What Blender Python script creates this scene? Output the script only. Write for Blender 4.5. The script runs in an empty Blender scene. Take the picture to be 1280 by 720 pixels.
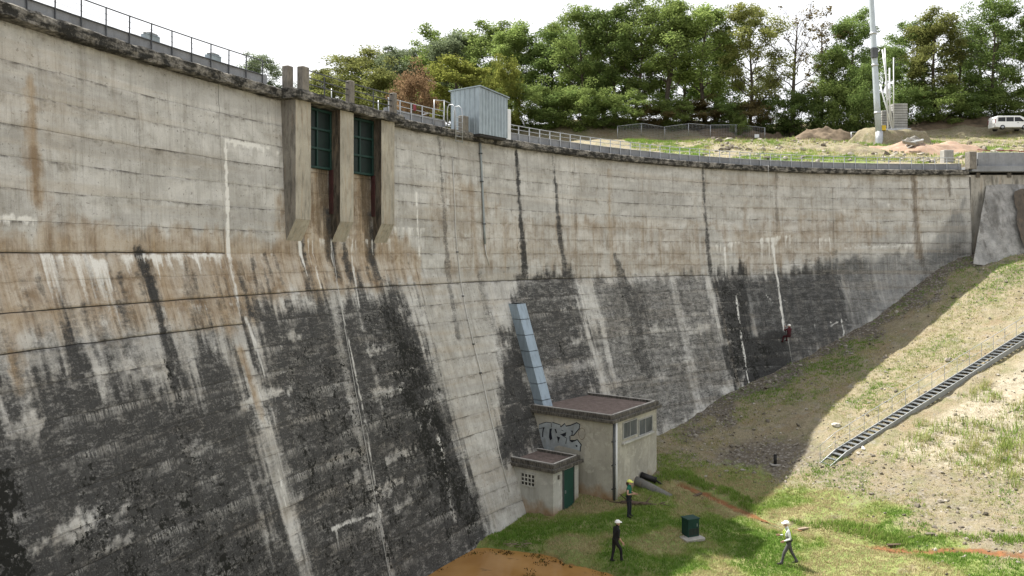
import bpy, bmesh, math, random
import numpy as np
from mathutils import Vector, Matrix, Quaternion
random.seed(7)
RNG = np.random.default_rng(11)
scene = bpy.context.scene
COL = scene.collection

# ---------------------------------------------------------------- camera
EYE = 13.0                                   # eye height above the valley floor (m)
FPX = 995.0                                  # focal length in photo pixels (1280 wide)
HZ = 318.0                                   # photo row of the horizon
cam_d = bpy.data.cameras.new('camera'); cam = bpy.data.objects.new('camera', cam_d); COL.objects.link(cam)
cam.location = (0, 0, EYE); cam.rotation_euler = (math.radians(90), 0, 0)
cam_d.sensor_width = 36.0; cam_d.lens = FPX / 1280 * 36.0
cam_d.shift_y = -(360 - HZ) / 1280
cam_d.clip_start = 0.1; cam_d.clip_end = 6000
scene.camera = cam

# ---------------------------------------------------------------- sky, sun, exposure
SUN_DIR = Vector((0.80, -0.60, 0.0)).normalized()      # where the light travels, seen from above
SUN_EL = math.radians(56)
world = bpy.data.worlds.new('World'); scene.world = world; world.use_nodes = True
wn = world.node_tree; wn.nodes.clear()
w_out = wn.nodes.new('ShaderNodeOutputWorld'); w_bg = wn.nodes.new('ShaderNodeBackground')
w_sky = wn.nodes.new('ShaderNodeTexSky'); w_sky.sky_type = 'NISHITA'; w_sky.sun_disc = False
w_sky.sun_elevation = SUN_EL
w_sky.sun_rotation = math.atan2(-SUN_DIR.x, -SUN_DIR.y)
w_sky.air_density = 1.0; w_sky.dust_density = 6.0; w_sky.ozone_density = 1.0; w_sky.altitude = 300
w_hs = wn.nodes.new('ShaderNodeHueSaturation'); w_hs.inputs['Saturation'].default_value = 0.28
# a thin even veil of cloud whitens the sky
w_mix = wn.nodes.new('ShaderNodeMix'); w_mix.data_type = 'RGBA'; w_mix.inputs['Factor'].default_value = 0.55
w_mix.inputs['B'].default_value = (12.5, 12.6, 12.9, 1)
wn.links.new(w_sky.outputs['Color'], w_hs.inputs['Color'])
wn.links.new(w_hs.outputs['Color'], w_mix.inputs['A'])
wn.links.new(w_mix.outputs['Result'], w_bg.inputs['Color'])
w_bg.inputs['Strength'].default_value = 0.066
wn.links.new(w_bg.outputs['Background'], w_out.inputs['Surface'])

sun_d = bpy.data.lights.new('sun', 'SUN'); sun = bpy.data.objects.new('sun', sun_d); COL.objects.link(sun)
sun_d.energy = 5.0; sun_d.angle = math.radians(0.6); sun_d.color = (1.0, 0.95, 0.86)
_d = Vector((SUN_DIR.x * math.cos(SUN_EL), SUN_DIR.y * math.cos(SUN_EL), -math.sin(SUN_EL)))
sun.rotation_euler = _d.to_track_quat('-Z', 'Y').to_euler(); sun.location = (-40, 60, 80)

scene.view_settings.view_transform = 'Standard'; scene.view_settings.look = 'None'
scene.view_settings.gamma = 1.0; scene.view_settings.use_curve_mapping = False
scene.view_settings.exposure = 1.14
scene.render.engine = 'CYCLES'
scene.cycles.use_denoising = True
scene.cycles.max_bounces = 8; scene.cycles.diffuse_bounces = 5; scene.cycles.transparent_max_bounces = 8
scene.cycles.use_adaptive_sampling = True

# ---------------------------------------------------------------- numeric helpers
def smooth(a, b, x):
    t = np.clip((np.asarray(x, float) - a) / (b - a), 0, 1); return t * t * (3 - 2 * t)
_lat = {}
def vnoise(x, y, seed=0):
    """value noise in 0..1"""
    if seed not in _lat: _lat[seed] = np.random.default_rng(1000 + seed).random((256, 256))
    L = _lat[seed]; x = np.asarray(x, float); y = np.asarray(y, float)
    xi = np.floor(x).astype(int); yi = np.floor(y).astype(int); fx = x - xi; fy = y - yi
    fx = fx * fx * (3 - 2 * fx); fy = fy * fy * (3 - 2 * fy)
    a = L[xi & 255, yi & 255]; b = L[(xi + 1) & 255, yi & 255]; c = L[xi & 255, (yi + 1) & 255]; d = L[(xi + 1) & 255, (yi + 1) & 255]
    return (a * (1 - fx) + b * fx) * (1 - fy) + (c * (1 - fx) + d * fx) * fy
def fbm(x, y, seed=0, octs=4):
    t = 0; a = .5; n = 0
    for k in range(octs):
        t = t + a * vnoise(x * 2 ** k, y * 2 ** k, seed + k); n += a; a *= .5
    return t / n

def at(px, py, Y):
    """point at depth Y (m) seen at photo pixel (px, py)"""
    return Vector(((px - 640) / FPX * Y, Y, EYE - (py - HZ) / FPX * Y))
def on_level(px, py, z):
    Y = (EYE - z) * FPX / (py - HZ); return at(px, py, Y)

# ---------------------------------------------------------------- mesh builder
class MB:
    def __init__(s): s.v = []; s.f = []; s.m = []
    def add(s, verts, faces, mi=0):
        o = len(s.v); s.v += [tuple(p) for p in verts]
        for f in faces: s.f.append(tuple(i + o for i in f)); s.m.append(mi)
        return s
    def box(s, c, size, ax=None, mi=0, bev=0.0):
        """box, centre c, full size, ax = 3 axes"""
        c = Vector(c); X, Y, Z = ax if ax else (Vector((1, 0, 0)), Vector((0, 1, 0)), Vector((0, 0, 1)))
        hx, hy, hz = size[0] / 2, size[1] / 2, size[2] / 2
        if bev <= 0:
            vs = [c + X * (i * hx) + Y * (j * hy) + Z * (k * hz) for i in (-1, 1) for j in (-1, 1) for k in (-1, 1)]
            return s.add(vs, [(0, 1, 3, 2), (4, 6, 7, 5), (0, 4, 5, 1), (2, 3, 7, 6), (0, 2, 6, 4), (1, 5, 7, 3)], mi)
        bm = bmesh.new(); bmesh.ops.create_cube(bm, size=1)
        bmesh.ops.scale(bm, vec=size, verts=bm.verts)
        bmesh.ops.bevel(bm, geom=list(bm.edges), offset=bev, segments=1, affect='EDGES')
        bm.verts.ensure_lookup_table()
        vs = [c + X * v.co.x + Y * v.co.y + Z * v.co.z for v in bm.verts]
        fs = [[v.index for v in f.verts] for f in bm.faces]
        bm.free(); return s.add(vs, fs, mi)
    def tube(s, pts, rad, n=8, mi=0, cap=True):
        pts = [Vector(p) for p in pts]; k = len(pts)
        rads = rad if hasattr(rad, '__len__') else [rad] * k
        vs = []; up = None
        for i, p in enumerate(pts):
            t = (pts[min(i + 1, k - 1)] - pts[max(i - 1, 0)])
            if t.length < 1e-9: t = Vector((0, 0, 1))
            t.normalize()
            if up is None: up = Vector((0, 0, 1)) if abs(t.z) < .9 else Vector((1, 0, 0))
            a = t.cross(up)
            if a.length < 1e-6: a = t.orthogonal()
            a.normalize(); b = a.cross(t).normalized(); up = b
            for q in range(n):
                g = 2 * math.pi * q / n; vs.append(p + (a * math.cos(g) + b * math.sin(g)) * rads[i])
        fs = []
        for i in range(k - 1):
            for q in range(n):
                r = (q + 1) % n; fs.append((i * n + q, i * n + r, (i + 1) * n + r, (i + 1) * n + q))
        if cap: fs.append(tuple(range(n - 1, -1, -1))); fs.append(tuple((k - 1) * n + q for q in range(n)))
        return s.add(vs, fs, mi)
    def prism(s, poly, axis, mi=0):
        """extrude a closed polygon of 3D points by a vector"""
        n = len(poly); axis = Vector(axis); a = [Vector(p) for p in poly]; b = [p + axis for p in a]
        return s.add(a + b, [tuple(range(n - 1, -1, -1)), tuple(range(n, 2 * n))] + [(i, (i + 1) % n, n + (i + 1) % n, n + i) for i in range(n)], mi)
    def build(s, name, mat, parent=None, smooth_=False, sub=None):
        me = bpy.data.meshes.new(name)
        off = parent_world(parent)
        me.from_pydata([(p[0] - off.x, p[1] - off.y, p[2] - off.z) for p in s.v], [], s.f)
        mats = mat if isinstance(mat, (list, tuple)) else [mat]
        for m in mats: me.materials.append(m)
        if len(mats) > 1: me.polygons.foreach_set('material_index', s.m)
        if smooth_: me.polygons.foreach_set('use_smooth', [True] * len(me.polygons))
        bm = bmesh.new(); bm.from_mesh(me); bmesh.ops.recalc_face_normals(bm, faces=bm.faces); bm.to_mesh(me); bm.free()
        me.update()
        return link(name, me, parent)
def parent_world(p):
    o = Vector((0, 0, 0))
    while p is not None: o += p.location; p = p.parent
    return o
def link(name, data, parent=None, loc=None, rot=None):
    o = bpy.data.objects.new(name, data); COL.objects.link(o)
    if parent is not None: o.parent = parent
    if loc is not None: o.location = loc
    if rot is not None: o.rotation_euler = rot
    return o
def fast_mesh(name, V, Fq, mat, parent=None, smooth_=True, attrs=None, nper=4):
    """numpy verts (n,3), faces (m,nper)"""
    me = bpy.data.meshes.new(name); V = np.asarray(V, np.float32); Fq = np.asarray(Fq, np.int32)
    me.vertices.add(len(V)); me.vertices.foreach_set('co', V.ravel())
    me.loops.add(Fq.size); me.loops.foreach_set('vertex_index', Fq.ravel())
    me.polygons.add(len(Fq)); me.polygons.foreach_set('loop_start', np.arange(0, Fq.size, nper, dtype=np.int32))
    me.polygons.foreach_set('use_smooth', np.full(len(Fq), smooth_))
    for n_, (typ, arr) in (attrs or {}).items():
        a = me.attributes.new(n_, typ, 'POINT')
        key = {'FLOAT': 'value', 'FLOAT_VECTOR': 'vector', 'FLOAT_COLOR': 'color'}[typ]
        a.data.foreach_set(key, np.asarray(arr, np.float32).ravel())
    me.materials.append(mat); me.update(calc_edges=True); me.validate()
    return link(name, me, parent) if parent != 'mesh' else me
def thing(name, label, cat, loc=(0, 0, 0), group=None, rz=0):
    o = link(name, None, loc=loc); o.rotation_euler.z = rz; return tag(o, label, cat, group)
def tag(o, label, cat, group=None):
    o['label'] = label; o['category'] = cat
    if group: o['group'] = group
    return o
def structure(o): o['kind'] = 'structure'; return o
def stuff(o, label=None, cat=None):
    o['kind'] = 'stuff'
    if label: o['label'] = label
    if cat: o['category'] = cat
    return o
def frame(axis_x, up=Vector((0, 0, 1))):
    x = Vector(axis_x).normalized(); y = up.cross(x).normalized(); return (x, y, x.cross(y))

# ---------------------------------------------------------------- materials
class NT:
    def __init__(s, name):
        s.m = bpy.data.materials.new(name); s.m.use_nodes = True; s.t = s.m.node_tree
        s.b = s.t.nodes['Principled BSDF']; s.b.inputs['Specular IOR Level'].default_value = 0.3
    def n(s, typ, **kw):
        x = s.t.nodes.new('ShaderNode' + typ)
        for k, v in kw.items():
            if k.startswith('_'): setattr(x, k[1:], v)
        for k, v in kw.items():
            if k.startswith('_'): continue
            k2 = k.replace('__', ' ')
            s.put(x.inputs[k2], v)
        return x
    def put(s, inp, v):
        if isinstance(v, bpy.types.NodeSocket): s.t.links.new(v, inp)
        elif isinstance(v, bpy.types.Node): s.t.links.new(v.outputs[0], inp)
        else:
            if hasattr(inp.default_value, '__len__') and hasattr(v, '__len__') and len(v) == 3 and len(inp.default_value) == 4: v = (*v, 1)
            inp.default_value = v
    def coord(s, kind='Object', sc=(1, 1, 1)):
        c = s.n('TexCoord').outputs[kind]
        return s.vmul(c, sc)
    def vmul(s, c, sc):
        x = s.n('VectorMath', _operation='MULTIPLY'); s.put(x.inputs[0], c); x.inputs[1].default_value = sc; return x.outputs[0]
    def noise(s, vec, scale=1, detail=4, rough=.55, dist=0):
        return s.n('TexNoise', Vector=vec, Scale=scale, Detail=detail, Roughness=rough, Distortion=dist).outputs['Fac']
    def math(s, op, a, b=None, clamp=False):
        x = s.n('Math', _operation=op, _use_clamp=clamp); s.put(x.inputs[0], a)
        if b is not None: s.put(x.inputs[1], b)
        return x.outputs[0]
    def rng(s, v, a, b, c=0., d=1.):
        return s.n('MapRange', Value=v, From__Min=a, From__Max=b, To__Min=c, To__Max=d).outputs[0]
    def mix(s, f, a, b, blend='MIX'):
        x = s.n('Mix', _data_type='RGBA', _blend_type=blend)
        s.put(x.inputs[0], f); s.put(x.inputs[6], a); s.put(x.inputs[7], b); return x.outputs[2]
    def bump(s, h, strength=.4, dist=.02):
        x = s.n('Bump', Height=h, Strength=strength, Distance=dist); s.put(s.b.inputs['Normal'], x.outputs[0])
    def set(s, **kw):
        for k, v in kw.items(): s.put(s.b.inputs[k.replace('__', ' ')], v)
        return s.m
def simple(name, col, rough=.6, metal=0., var=.18, sc=6., bump=.1, dirt=None, dirt_amt=.4):
    t = NT(name); c = t.coord()
    n1 = t.noise(c, sc, 5); n2 = t.noise(c, sc * .23, 3)
    f = t.math('ADD', t.math('MULTIPLY', n1, .5), t.math('MULTIPLY', n2, .5))
    lo = tuple(x * (1 - var * 1.6) for x in col); hi = tuple(min(1, x * (1 + var * 1.6)) for x in col)
    k = t.mix(t.rng(f, .3, .7), lo, hi)
    if dirt is not None:
        st = t.noise(t.coord('Object', (3, 3, .5)), 1.6, 5, .65)
        k = t.mix(t.rng(st, .48, .72, 0, dirt_amt), k, dirt)
    if bump: t.bump(n1, bump, .03)
    return t.set(Base__Color=k, Roughness=rough, Metallic=metal)
def concrete(name, col, dark=(.03, .03, .028), amt=.6, tan=.3, sc=1., lo=.5, hi=.68):
    """weathered concrete: grain, vertical run-off streaks, black growth, tan stain"""
    t = NT(name); c = t.coord()
    big = t.noise(c, .9 * sc, 4); fine = t.noise(c, 18 * sc, 5, .65)
    k = t.mix(t.rng(big, .35, .65), tuple(x * .78 for x in col), tuple(x * 1.12 for x in col))
    k = t.mix(t.rng(fine, .3, .7, 0, .35), k, tuple(x * .62 for x in col))
    st = t.noise(t.coord('Object', (5 * sc, 5 * sc, .45 * sc)), 1.3, 5, .6)
    k = t.mix(t.rng(st, .52, .75, 0, tan), k, (.30, .20, .11))
    st2 = t.noise(t.coord('Object', (3.1 * sc, 3.1 * sc, .6 * sc)), 1.9, 6, .7)
    k = t.mix(t.rng(st2, lo, hi, 0, amt), k, dark)
    t.bump(t.math('ADD', fine, t.math('MULTIPLY', big, 2)), .5, .02)
    return t.set(Base__Color=k, Roughness=.92)
# ================================================================ THE DAM (plan curve and face)
CX, CY, R0 = 37.6, 11.1, 51.2               # centre and radius of the arch in plan
CREST_C = np.array([-2.38666175, 0.69790358, 1.16226176, -0.07060687])
Z_TOP, Z_BRK = 19.2, 13.0                    # under the cornice, where the batter starts
S_END = 78.6                                 # right end of the curved wall
def rcrest(s): return R0 + np.polyval(CREST_C, (np.clip(s, -14, 90) - 40) / 40)
def batter(z, s=0.):
    z = np.asarray(z, float); zk = Z_BRK - 1.5 * smooth(24, 38, s)        # the break of slope sits lower on the right half
    return np.clip(Z_TOP - z, 0, Z_TOP - zk) * .05 + np.clip(zk - z, 0, None) * (4.16 - .05 * (Z_BRK - zk)) / zk - .4
def wall_pt(s, z, out=0.):
    """world xy of the downstream face at arc length s, height z, out metres in front of it"""
    t = np.pi - np.asarray(s, float) / R0; r = rcrest(s) - batter(z, s) - out
    return CX + r * np.cos(t), CY + r * np.sin(t)
def wp(s, z, out=0.):
    x, y = wall_pt(s, z, out); return Vector((float(x), float(y), float(z)))
def nrm(s):
    t = math.pi - s / R0; return Vector((-math.cos(t), -math.sin(t), 0))
def tng(s):
    a = wp(s + .05, 19.2) - wp(s - .05, 19.2); return a.normalized()
def on_wall(px, py, out=0.):
    """arc length and height of the face point seen at a photo pixel"""
    lo, hi = 5., 130.
    for _ in range(50):
        m = (lo + hi) / 2; x = (px - 640) / FPX * m; z = EYE - (py - HZ) / FPX * m
        t = math.atan2(m - CY, x - CX); s = (math.pi - t) * R0
        if math.hypot(x - CX, m - CY) < float(rcrest(s) - batter(z, s) - out): lo = m
        else: hi = m
    return s, z

# ---------------------------------------------------------------- stains of the face, as masks in metres along / up the wall
RS = .05; S_LO, S_HI, Z_LO, Z_HI = -12., 96., -2., 19.6
GS, GZ = np.meshgrid(np.arange(S_LO, S_HI, RS), np.arange(Z_LO, Z_HI, RS), indexing='ij')
MASK = {k: np.zeros(GS.shape, np.float32) for k in 'DTWMBGL'}
RAG = fbm(GS * 2.2, GZ * .8, 3, 4) - .5
RAG2 = fbm(GS * 7, GZ * 5, 9, 3) - .5
STRK = .6 * (fbm(GS * 9, GZ * .35, 21, 3) - .5) + .6 * (fbm(GS * 2.6, GZ * .25, 25, 2) - .5)
def _win(s0, s1, z0, z1):
    i0 = max(0, int((s0 - S_LO) / RS)); i1 = min(GS.shape[0], int((s1 - S_LO) / RS) + 2)
    j0 = max(0, int((z0 - Z_LO) / RS)); j1 = min(GS.shape[1], int((z1 - Z_LO) / RS) + 2)
    return slice(i0, i1), slice(j0, j1)
def _segd(S, Z, a, b):
    vx, vz = b[0] - a[0], b[1] - a[1]; L = vx * vx + vz * vz + 1e-9
    t = np.clip(((S - a[0]) * vx + (Z - a[1]) * vz) / L, 0, 1)
    return np.hypot(S - a[0] - t * vx, Z - a[1] - t * vz), t
def _put(m, w, val, mode):
    A = MASK[m]
    if mode == 'max': A[w] = np.maximum(A[w], val)
    elif mode == 'sub': A[w] = A[w] * (1 - val)
    elif mode == 'add': A[w] = np.clip(A[w] + val, 0, 1)
def poly(m, pts, val=1., soft=.4, rag=1.2, mode='max', px=True, streak=0.):
    P = [on_wall(*p) for p in pts] if px else pts
    if px:                                   # follow the bend of the wall between corners
        Q = []
        for a, b in zip(pts, pts[1:] + pts[:1]):
            for k in range(4): Q.append(on_wall(a[0] + (b[0] - a[0]) * k / 4, a[1] + (b[1] - a[1]) * k / 4))
        P = Q
    pad = soft + rag + .5 + streak; w = _win(min(p[0] for p in P) - pad, max(p[0] for p in P) + pad, min(p[1] for p in P) - pad, max(p[1] for p in P) + pad)
    S, Z = GS[w], GZ[w]; ins = np.zeros(S.shape, bool); d = np.full(S.shape, 1e9)
    for a, b in zip(P, P[1:] + P[:1]):
        d = np.minimum(d, _segd(S, Z, a, b)[0])
        c = (a[1] > Z) != (b[1] > Z)
        with np.errstate(divide='ignore', invalid='ignore'):
            ins ^= c & (S < (b[0] - a[0]) * (Z - a[1]) / ((b[1] - a[1]) or 1e-9) + a[0])
    sd = np.where(ins, d, -d) + RAG[w] * rag * 2 + RAG2[w] * rag * .5 + STRK[w] * streak * 2.6
    _put(m, w, val * smooth(-soft, soft, sd), mode)
def stroke(m, pts, w0, w1=None, val=1., soft=.06, rag=.15, mode='max', px=True, fade=0.):
    P = [on_wall(*p) for p in pts] if px else pts
    w1 = w0 if w1 is None else w1; pad = max(w0, w1) + soft + rag + .2
    w = _win(min(p[0] for p in P) - pad, max(p[0] for p in P) + pad, min(p[1] for p in P) - pad, max(p[1] for p in P) + pad)
    S, Z = GS[w], GZ[w]; best = np.full(S.shape, -1e9); n = len(P) - 1; fd = np.ones(S.shape)
    for i in range(n):
        d, t = _segd(S, Z, P[i], P[i + 1]); u = (i + t) / n; sd = (w0 + (w1 - w0) * u) / 2 - d
        fd = np.where(sd > best, 1 - fade * u, fd); best = np.maximum(best, sd)
    best = best + (RAG[w] + RAG2[w]) * rag
    _put(m, w, val * fd * smooth(-soft, soft, best), mode)
def drips(m, a, b, n, ln, wd=.08, val=.9, seed=0, px=True, base=0.):
    """a row of runs hanging from the line a-b"""
    r = random.Random(seed); A, B = (on_wall(*a), on_wall(*b)) if px else (a, b)
    for _ in range(n):
        u = r.random(); s = A[0] + (B[0] - A[0]) * u; z = A[1] + (B[1] - A[1]) * u
        L = ln * (.25 + r.random() ** 2 * 1.2)
        stroke(m, [(s, z), (s + r.uniform(-.06, .06), z - L)], wd * r.uniform(.6, 1.7), wd * .4, val * r.uniform(.5, 1), .05, .06, px=False, fade=.6)
    if base: stroke(m, [A, B], base, base, val * .8, .05, .2, px=False)

# black growth and damp on the lower face
poly('D', [(-60, 480), (0, 455), (60, 446), (130, 440), (190, 452), (265, 424), (290, 440), (326, 520), (355, 600), (397, 720), (412, 860), (-60, 860)], .92, 1.3, .9, streak=1.6)
poly('D', [(-60, 440), (0, 420), (100, 400), (200, 392), (296, 384), (300, 440), (270, 500), (-60, 520)], .42, .9, .9, streak=1.6)
poly('D', [(300, 374), (365, 378), (430, 366), (500, 360), (512, 385), (545, 470), (585, 590), (612, 668), (600, 720), (560, 860), (410, 860), (372, 680), (340, 560), (314, 450)], .90, .7, .6, streak=1.0)
poly('D', [(470, 372), (512, 385), (545, 470), (585, 590), (612, 668), (590, 720), (530, 640), (490, 500)], 1., .9, .6, streak=.5)
poly('D', [(640, 342), (712, 338), (724, 380), (738, 430), (752, 490), (760, 530), (700, 560), (632, 575), (622, 520), (632, 430), (626, 420), (648, 390)], .86, .5, .7, streak=.6)
poly('D', [(628, 430), (655, 440), (668, 560), (625, 575)], 1., .4, .5)
poly('D', [(733, 348), (800, 342), (862, 341), (884, 345), (900, 400), (916, 480), (900, 500), (830, 545), (780, 545), (752, 460)], .68, .6, .8, streak=.5)
poly('D', [(768, 350), (800, 345), (812, 400), (822, 470), (800, 490), (786, 420)], .84, .6, .7, streak=.8)
poly('D', [(888, 352), (905, 340), (930, 338), (936, 370), (944, 420), (966, 470), (955, 478), (916, 492), (903, 430)], 1., .7, .6, streak=.7)
poly('D', [(930, 350), (1010, 328), (1042, 326), (1060, 370), (1068, 412), (1040, 436), (985, 466), (955, 470), (944, 420)], .80, .9, .8, streak=.7)
poly('D', [(1044, 322), (1080, 318), (1092, 345), (1100, 372), (1080, 410), (1066, 414), (1058, 366)], .5, .4, .6)
poly('D', [(1100, 318), (1140, 312), (1156, 322), (1156, 350), (1120, 390), (1100, 404), (1088, 380)], .22, .5, .6)
poly('D', [(1145, 322), (1205, 300), (1208, 322), (1150, 360)], .42, .4, .5)
poly('G', [(1040, 325), (1150, 316), (1205, 250), (1210, 318), (1150, 362), (1060, 418), (985, 466), (935, 480), (925, 360)], .9, .3, .5)
poly('D', [(935, 420), (985, 412), (990, 455), (985, 470), (925, 485)], 1., .2, .5)
for p, w0, w1, v in [([(172, 318), (195, 380), (222, 500), (262, 690)], .45, .35, .95), ([(645, 190), (650, 270), (656, 340)], .12, .65, .95), ([(691, 196), (697, 270), (706, 345)], .10, .5, .85),
                     ([(878, 212), (881, 270), (888, 345)], .12, .4, .8), ([(548, 170), (553, 250), (560, 345), (572, 420)], .22, .5, .55), ([(768, 318), (780, 352)], .3, .8, .7), ([(600, 345), (612, 400)], .5, .9, .4), ([(358, 378), (378, 470)], .4, .25, .9), ([(410, 268), (412, 330)], .3, .3, .6), ([(428, 280), (440, 352)], .35, .4, .8), ([(376, 295), (388, 372)], .35, .4, .75), ([(462, 280), (468, 330)], .25, .3, .55), ([(735, 350), (752, 420), (770, 520)], .2, .3, .6), ([(315, 325), (322, 372)], .3, .3, .6), ([(70, 330), (85, 400)], .3, .3, .3)]:
    stroke('D', p, w0, w1, v, .1, .25)
# lighter runs left clean in the dark growth
for p, w0, w1, v in [([(288, 400), (318, 480), (346, 587), (378, 720)], .6, .25, .62), ([(412, 330), (425, 430), (455, 580), (492, 730)], .55, .3, .42), ([(440, 360), (462, 440), (480, 520)], .25, .15, .4), ([(10, 440), (30, 500), (45, 560)], .3, .2, .5), ([(112, 430), (128, 500)], .25, .2, .6), ([(165, 445), (180, 500)], .2, .1, .5), ([(735, 350), (745, 395)], .5, .5, .7), ([(548, 550), (568, 650)], .3, .18, .7), ([(655, 475), (740, 455)], .5, .5, .4), ([(733, 345), (752, 400), (768, 480)], .45, .4, .7), ([(840, 350), (856, 420), (872, 500)], .6, .8, .4)]:
    stroke('D', p, w0, w1, v, .15, .35, mode='sub')
for k in range(46):                            # pale flaking strips along the lifts
    r = random.Random(500 + k); s = r.uniform(6, 29) if k < 26 else r.uniform(38, 56); zz = 10.5 - .9 * r.randrange(1, 10) + r.uniform(-.1, .2)
    L = r.uniform(.5, 2.6); stroke('D', [(s, zz), (s + L, zz + .05)], r.uniform(.1, .4), .08, r.uniform(.25, .7), .1, .5, mode='sub', px=False)
for k in range(16):
    r = random.Random(800 + k); s = r.uniform(7, 20); z = r.choice([10.5, 9.6, 11.4]); stroke('D', [(s, z), (s, z - r.uniform(.6, 3.))], r.uniform(.1, .35), .06, r.uniform(.3, .8), .1, .25, mode='sub', px=False, fade=.8)
for k in range(95):                            # thin black runs under the upper joints
    r = random.Random(1500 + k); s = r.uniform(7, 22) if k < 60 else r.uniform(22, 30); z = r.choice([13., 12.3, 11.5, 11.5, 10.5]); L = r.uniform(.5, 2.6)
    stroke('D', [(s, z), (s + r.uniform(-.05, .1), z - L)], r.uniform(.05, .28), r.uniform(.03, .2), r.uniform(.25, .75), .08, .15, px=False, fade=r.uniform(0, .6))
for a_, b_ in ((22.5, 24.25), (25.25, 27.1)):  # spill channels under the gates
    poly('T', [(a_, 16.7), (b_, 16.7), (b_ + .1, 13.6), (b_ + .3, 11.6), (a_ + .1, 11.6), (a_, 13.6)], .85, .2, .3, px=False); poly('B', [(b_ - .75, 16.7), (b_, 16.7), (b_ + .1, 12.6), (b_ - .5, 12.6)], .85, .15, .25, px=False); poly('B', [(a_, 16.6), (b_, 16.6), (b_, 13.9), (a_, 13.9)], .34, .3, .5, px=False)
    poly('D', [(b_ - .35, 15.), (b_ + .1, 15.), (b_ + .25, 11.8), (b_ - .2, 11.8)], .8, .15, .25, px=False); drips('W', (a_, 13.6), (b_, 13.6), 12, 1.3, .1, .7, int(a_ * 10), px=False)
# moss and lichen clumps
poly('M', [(-60, 420), (0, 560), (45, 640), (70, 860), (-60, 860)], .9, .9, 1.)
poly('M', [(470, 372), (505, 380), (550, 500), (605, 655), (590, 690), (530, 620), (490, 480)], .86, 1.0, .7)
poly('M', [(440, 372), (505, 380), (550, 500), (605, 655), (590, 700), (490, 640), (450, 480)], .62, 1., .7)
poly('M', [(70, 560), (250, 560), (350, 640), (390, 860), (60, 860)], .62, 1.2, 1.)
poly('M', [(340, 430), (430, 420), (480, 560), (530, 700), (420, 860), (380, 640)], .62, .9, .9)
stroke('M', [(205, 450), (240, 600), (280, 760)], .7, .9, .62, .3, .4)
stroke('M', [(655, 430), (690, 480)], .8, .9, .55, .3, .4); stroke('M', [(690, 400), (705, 450)], .5, .6, .6, .3, .4); stroke('M', [(778, 370), (796, 430), (806, 480)], .5, .6, .6, .3, .4)
stroke('M', [(646, 280), (652, 340)], .3, .6, .55, .2, .3); stroke('M', [(645, 190), (649, 280)], .15, .25, .6, .1, .2)
poly('M', [(620, 440), (655, 450), (665, 560), (625, 575)], .5, .5, .6); poly('M', [(893, 356), (928, 345), (944, 420), (975, 440), (960, 475), (916, 488)], .72, .6, .5)
# tan iron stain band about the break of slope
poly('T', [(-60, 300), (0, 282), (90, 275), (180, 290), (280, 285), (345, 300), (352, 240), (365, 300), (500, 290), (525, 310), (528, 352), (430, 366), (360, 372), (290, 420), (250, 415), (160, 405), (0, 440), (-60, 450)], .78, .5, .6)
poly('T', [(528, 250), (560, 210), (640, 268), (760, 270), (875, 280), (885, 345), (733, 348), (650, 335), (560, 352)], .46, .6, .8)
poly('T', [(890, 280), (1040, 270), (1140, 285), (1042, 325), (930, 345)], .5, .5, .7)
poly('T', [(885, 215), (1140, 218), (1205, 222), (1205, 260), (1140, 290), (1042, 262), (960, 282), (890, 272)], .15, .5, .7)
for p, w0, w1, v in [([(36, 100), (38, 170), (44, 250)], .25, .55, .85), ([(185, 315), (190, 380)], .5, .6, .9), ([(133, 320), (140, 400)], .5, .4, .6), ([(300, 440), (330, 530)], .4, .15, .95), ([(12, 440), (22, 490)], .25, .2, .9), ([(60, 245), (66, 320)], .5, .6, .5), ([(350, 130), (352, 190)], .3, .3, .3), ([(398, 215), (405, 330)], .9, .8, .55), ([(450, 220), (456, 300)], .8, .7, .6), ([(478, 250), (486, 350)], .3, .3, .5), ([(760, 215), (764, 320)], .35, .5, .5), ([(745, 220), (748, 300)], .2, .2, .35), ([(893, 350), (925, 490)], .35, .3, .8), ([(1142, 216), (1148, 320)], .5, .8, .6)]:
    stroke('T', p, w0, w1, v, .25, .3)
for p, w0, w1, v in [([(1141, 216), (1146, 300), (1152, 330)], .4, .6, .6), ([(1186, 218), (1187, 245)], .4, .3, .7), ([(970, 218), (971, 292)], .16, .16, .6), ([(185, 318), (192, 385)], .3, .35, .6), ([(172, 130), (178, 300)], .22, .2, .28), ([(555, 178), (558, 330)], .18, .25, .35), ([(396, 210), (398, 290)], .3, .5, .55), ([(406, 215), (415, 330)], .3, .35, .85), ([(452, 220), (460, 320)], .3, .4, .85), ([(370, 130), (372, 150)], .2, .2, .5), ([(1090, 215), (1090, 300)], .25, .25, .3), ([(600, 180), (603, 300)], .2, .25, .3), ([(840, 215), (842, 290)], .15, .2, .3), ([(716, 198), (720, 340)], .12, .2, .4), ([(300, 330), (305, 360)], .2, .3, .5), ([(230, 330), (238, 372)], .2, .3, .5)]:
    stroke('B', p, w0, w1, v, .12, .2)
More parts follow.
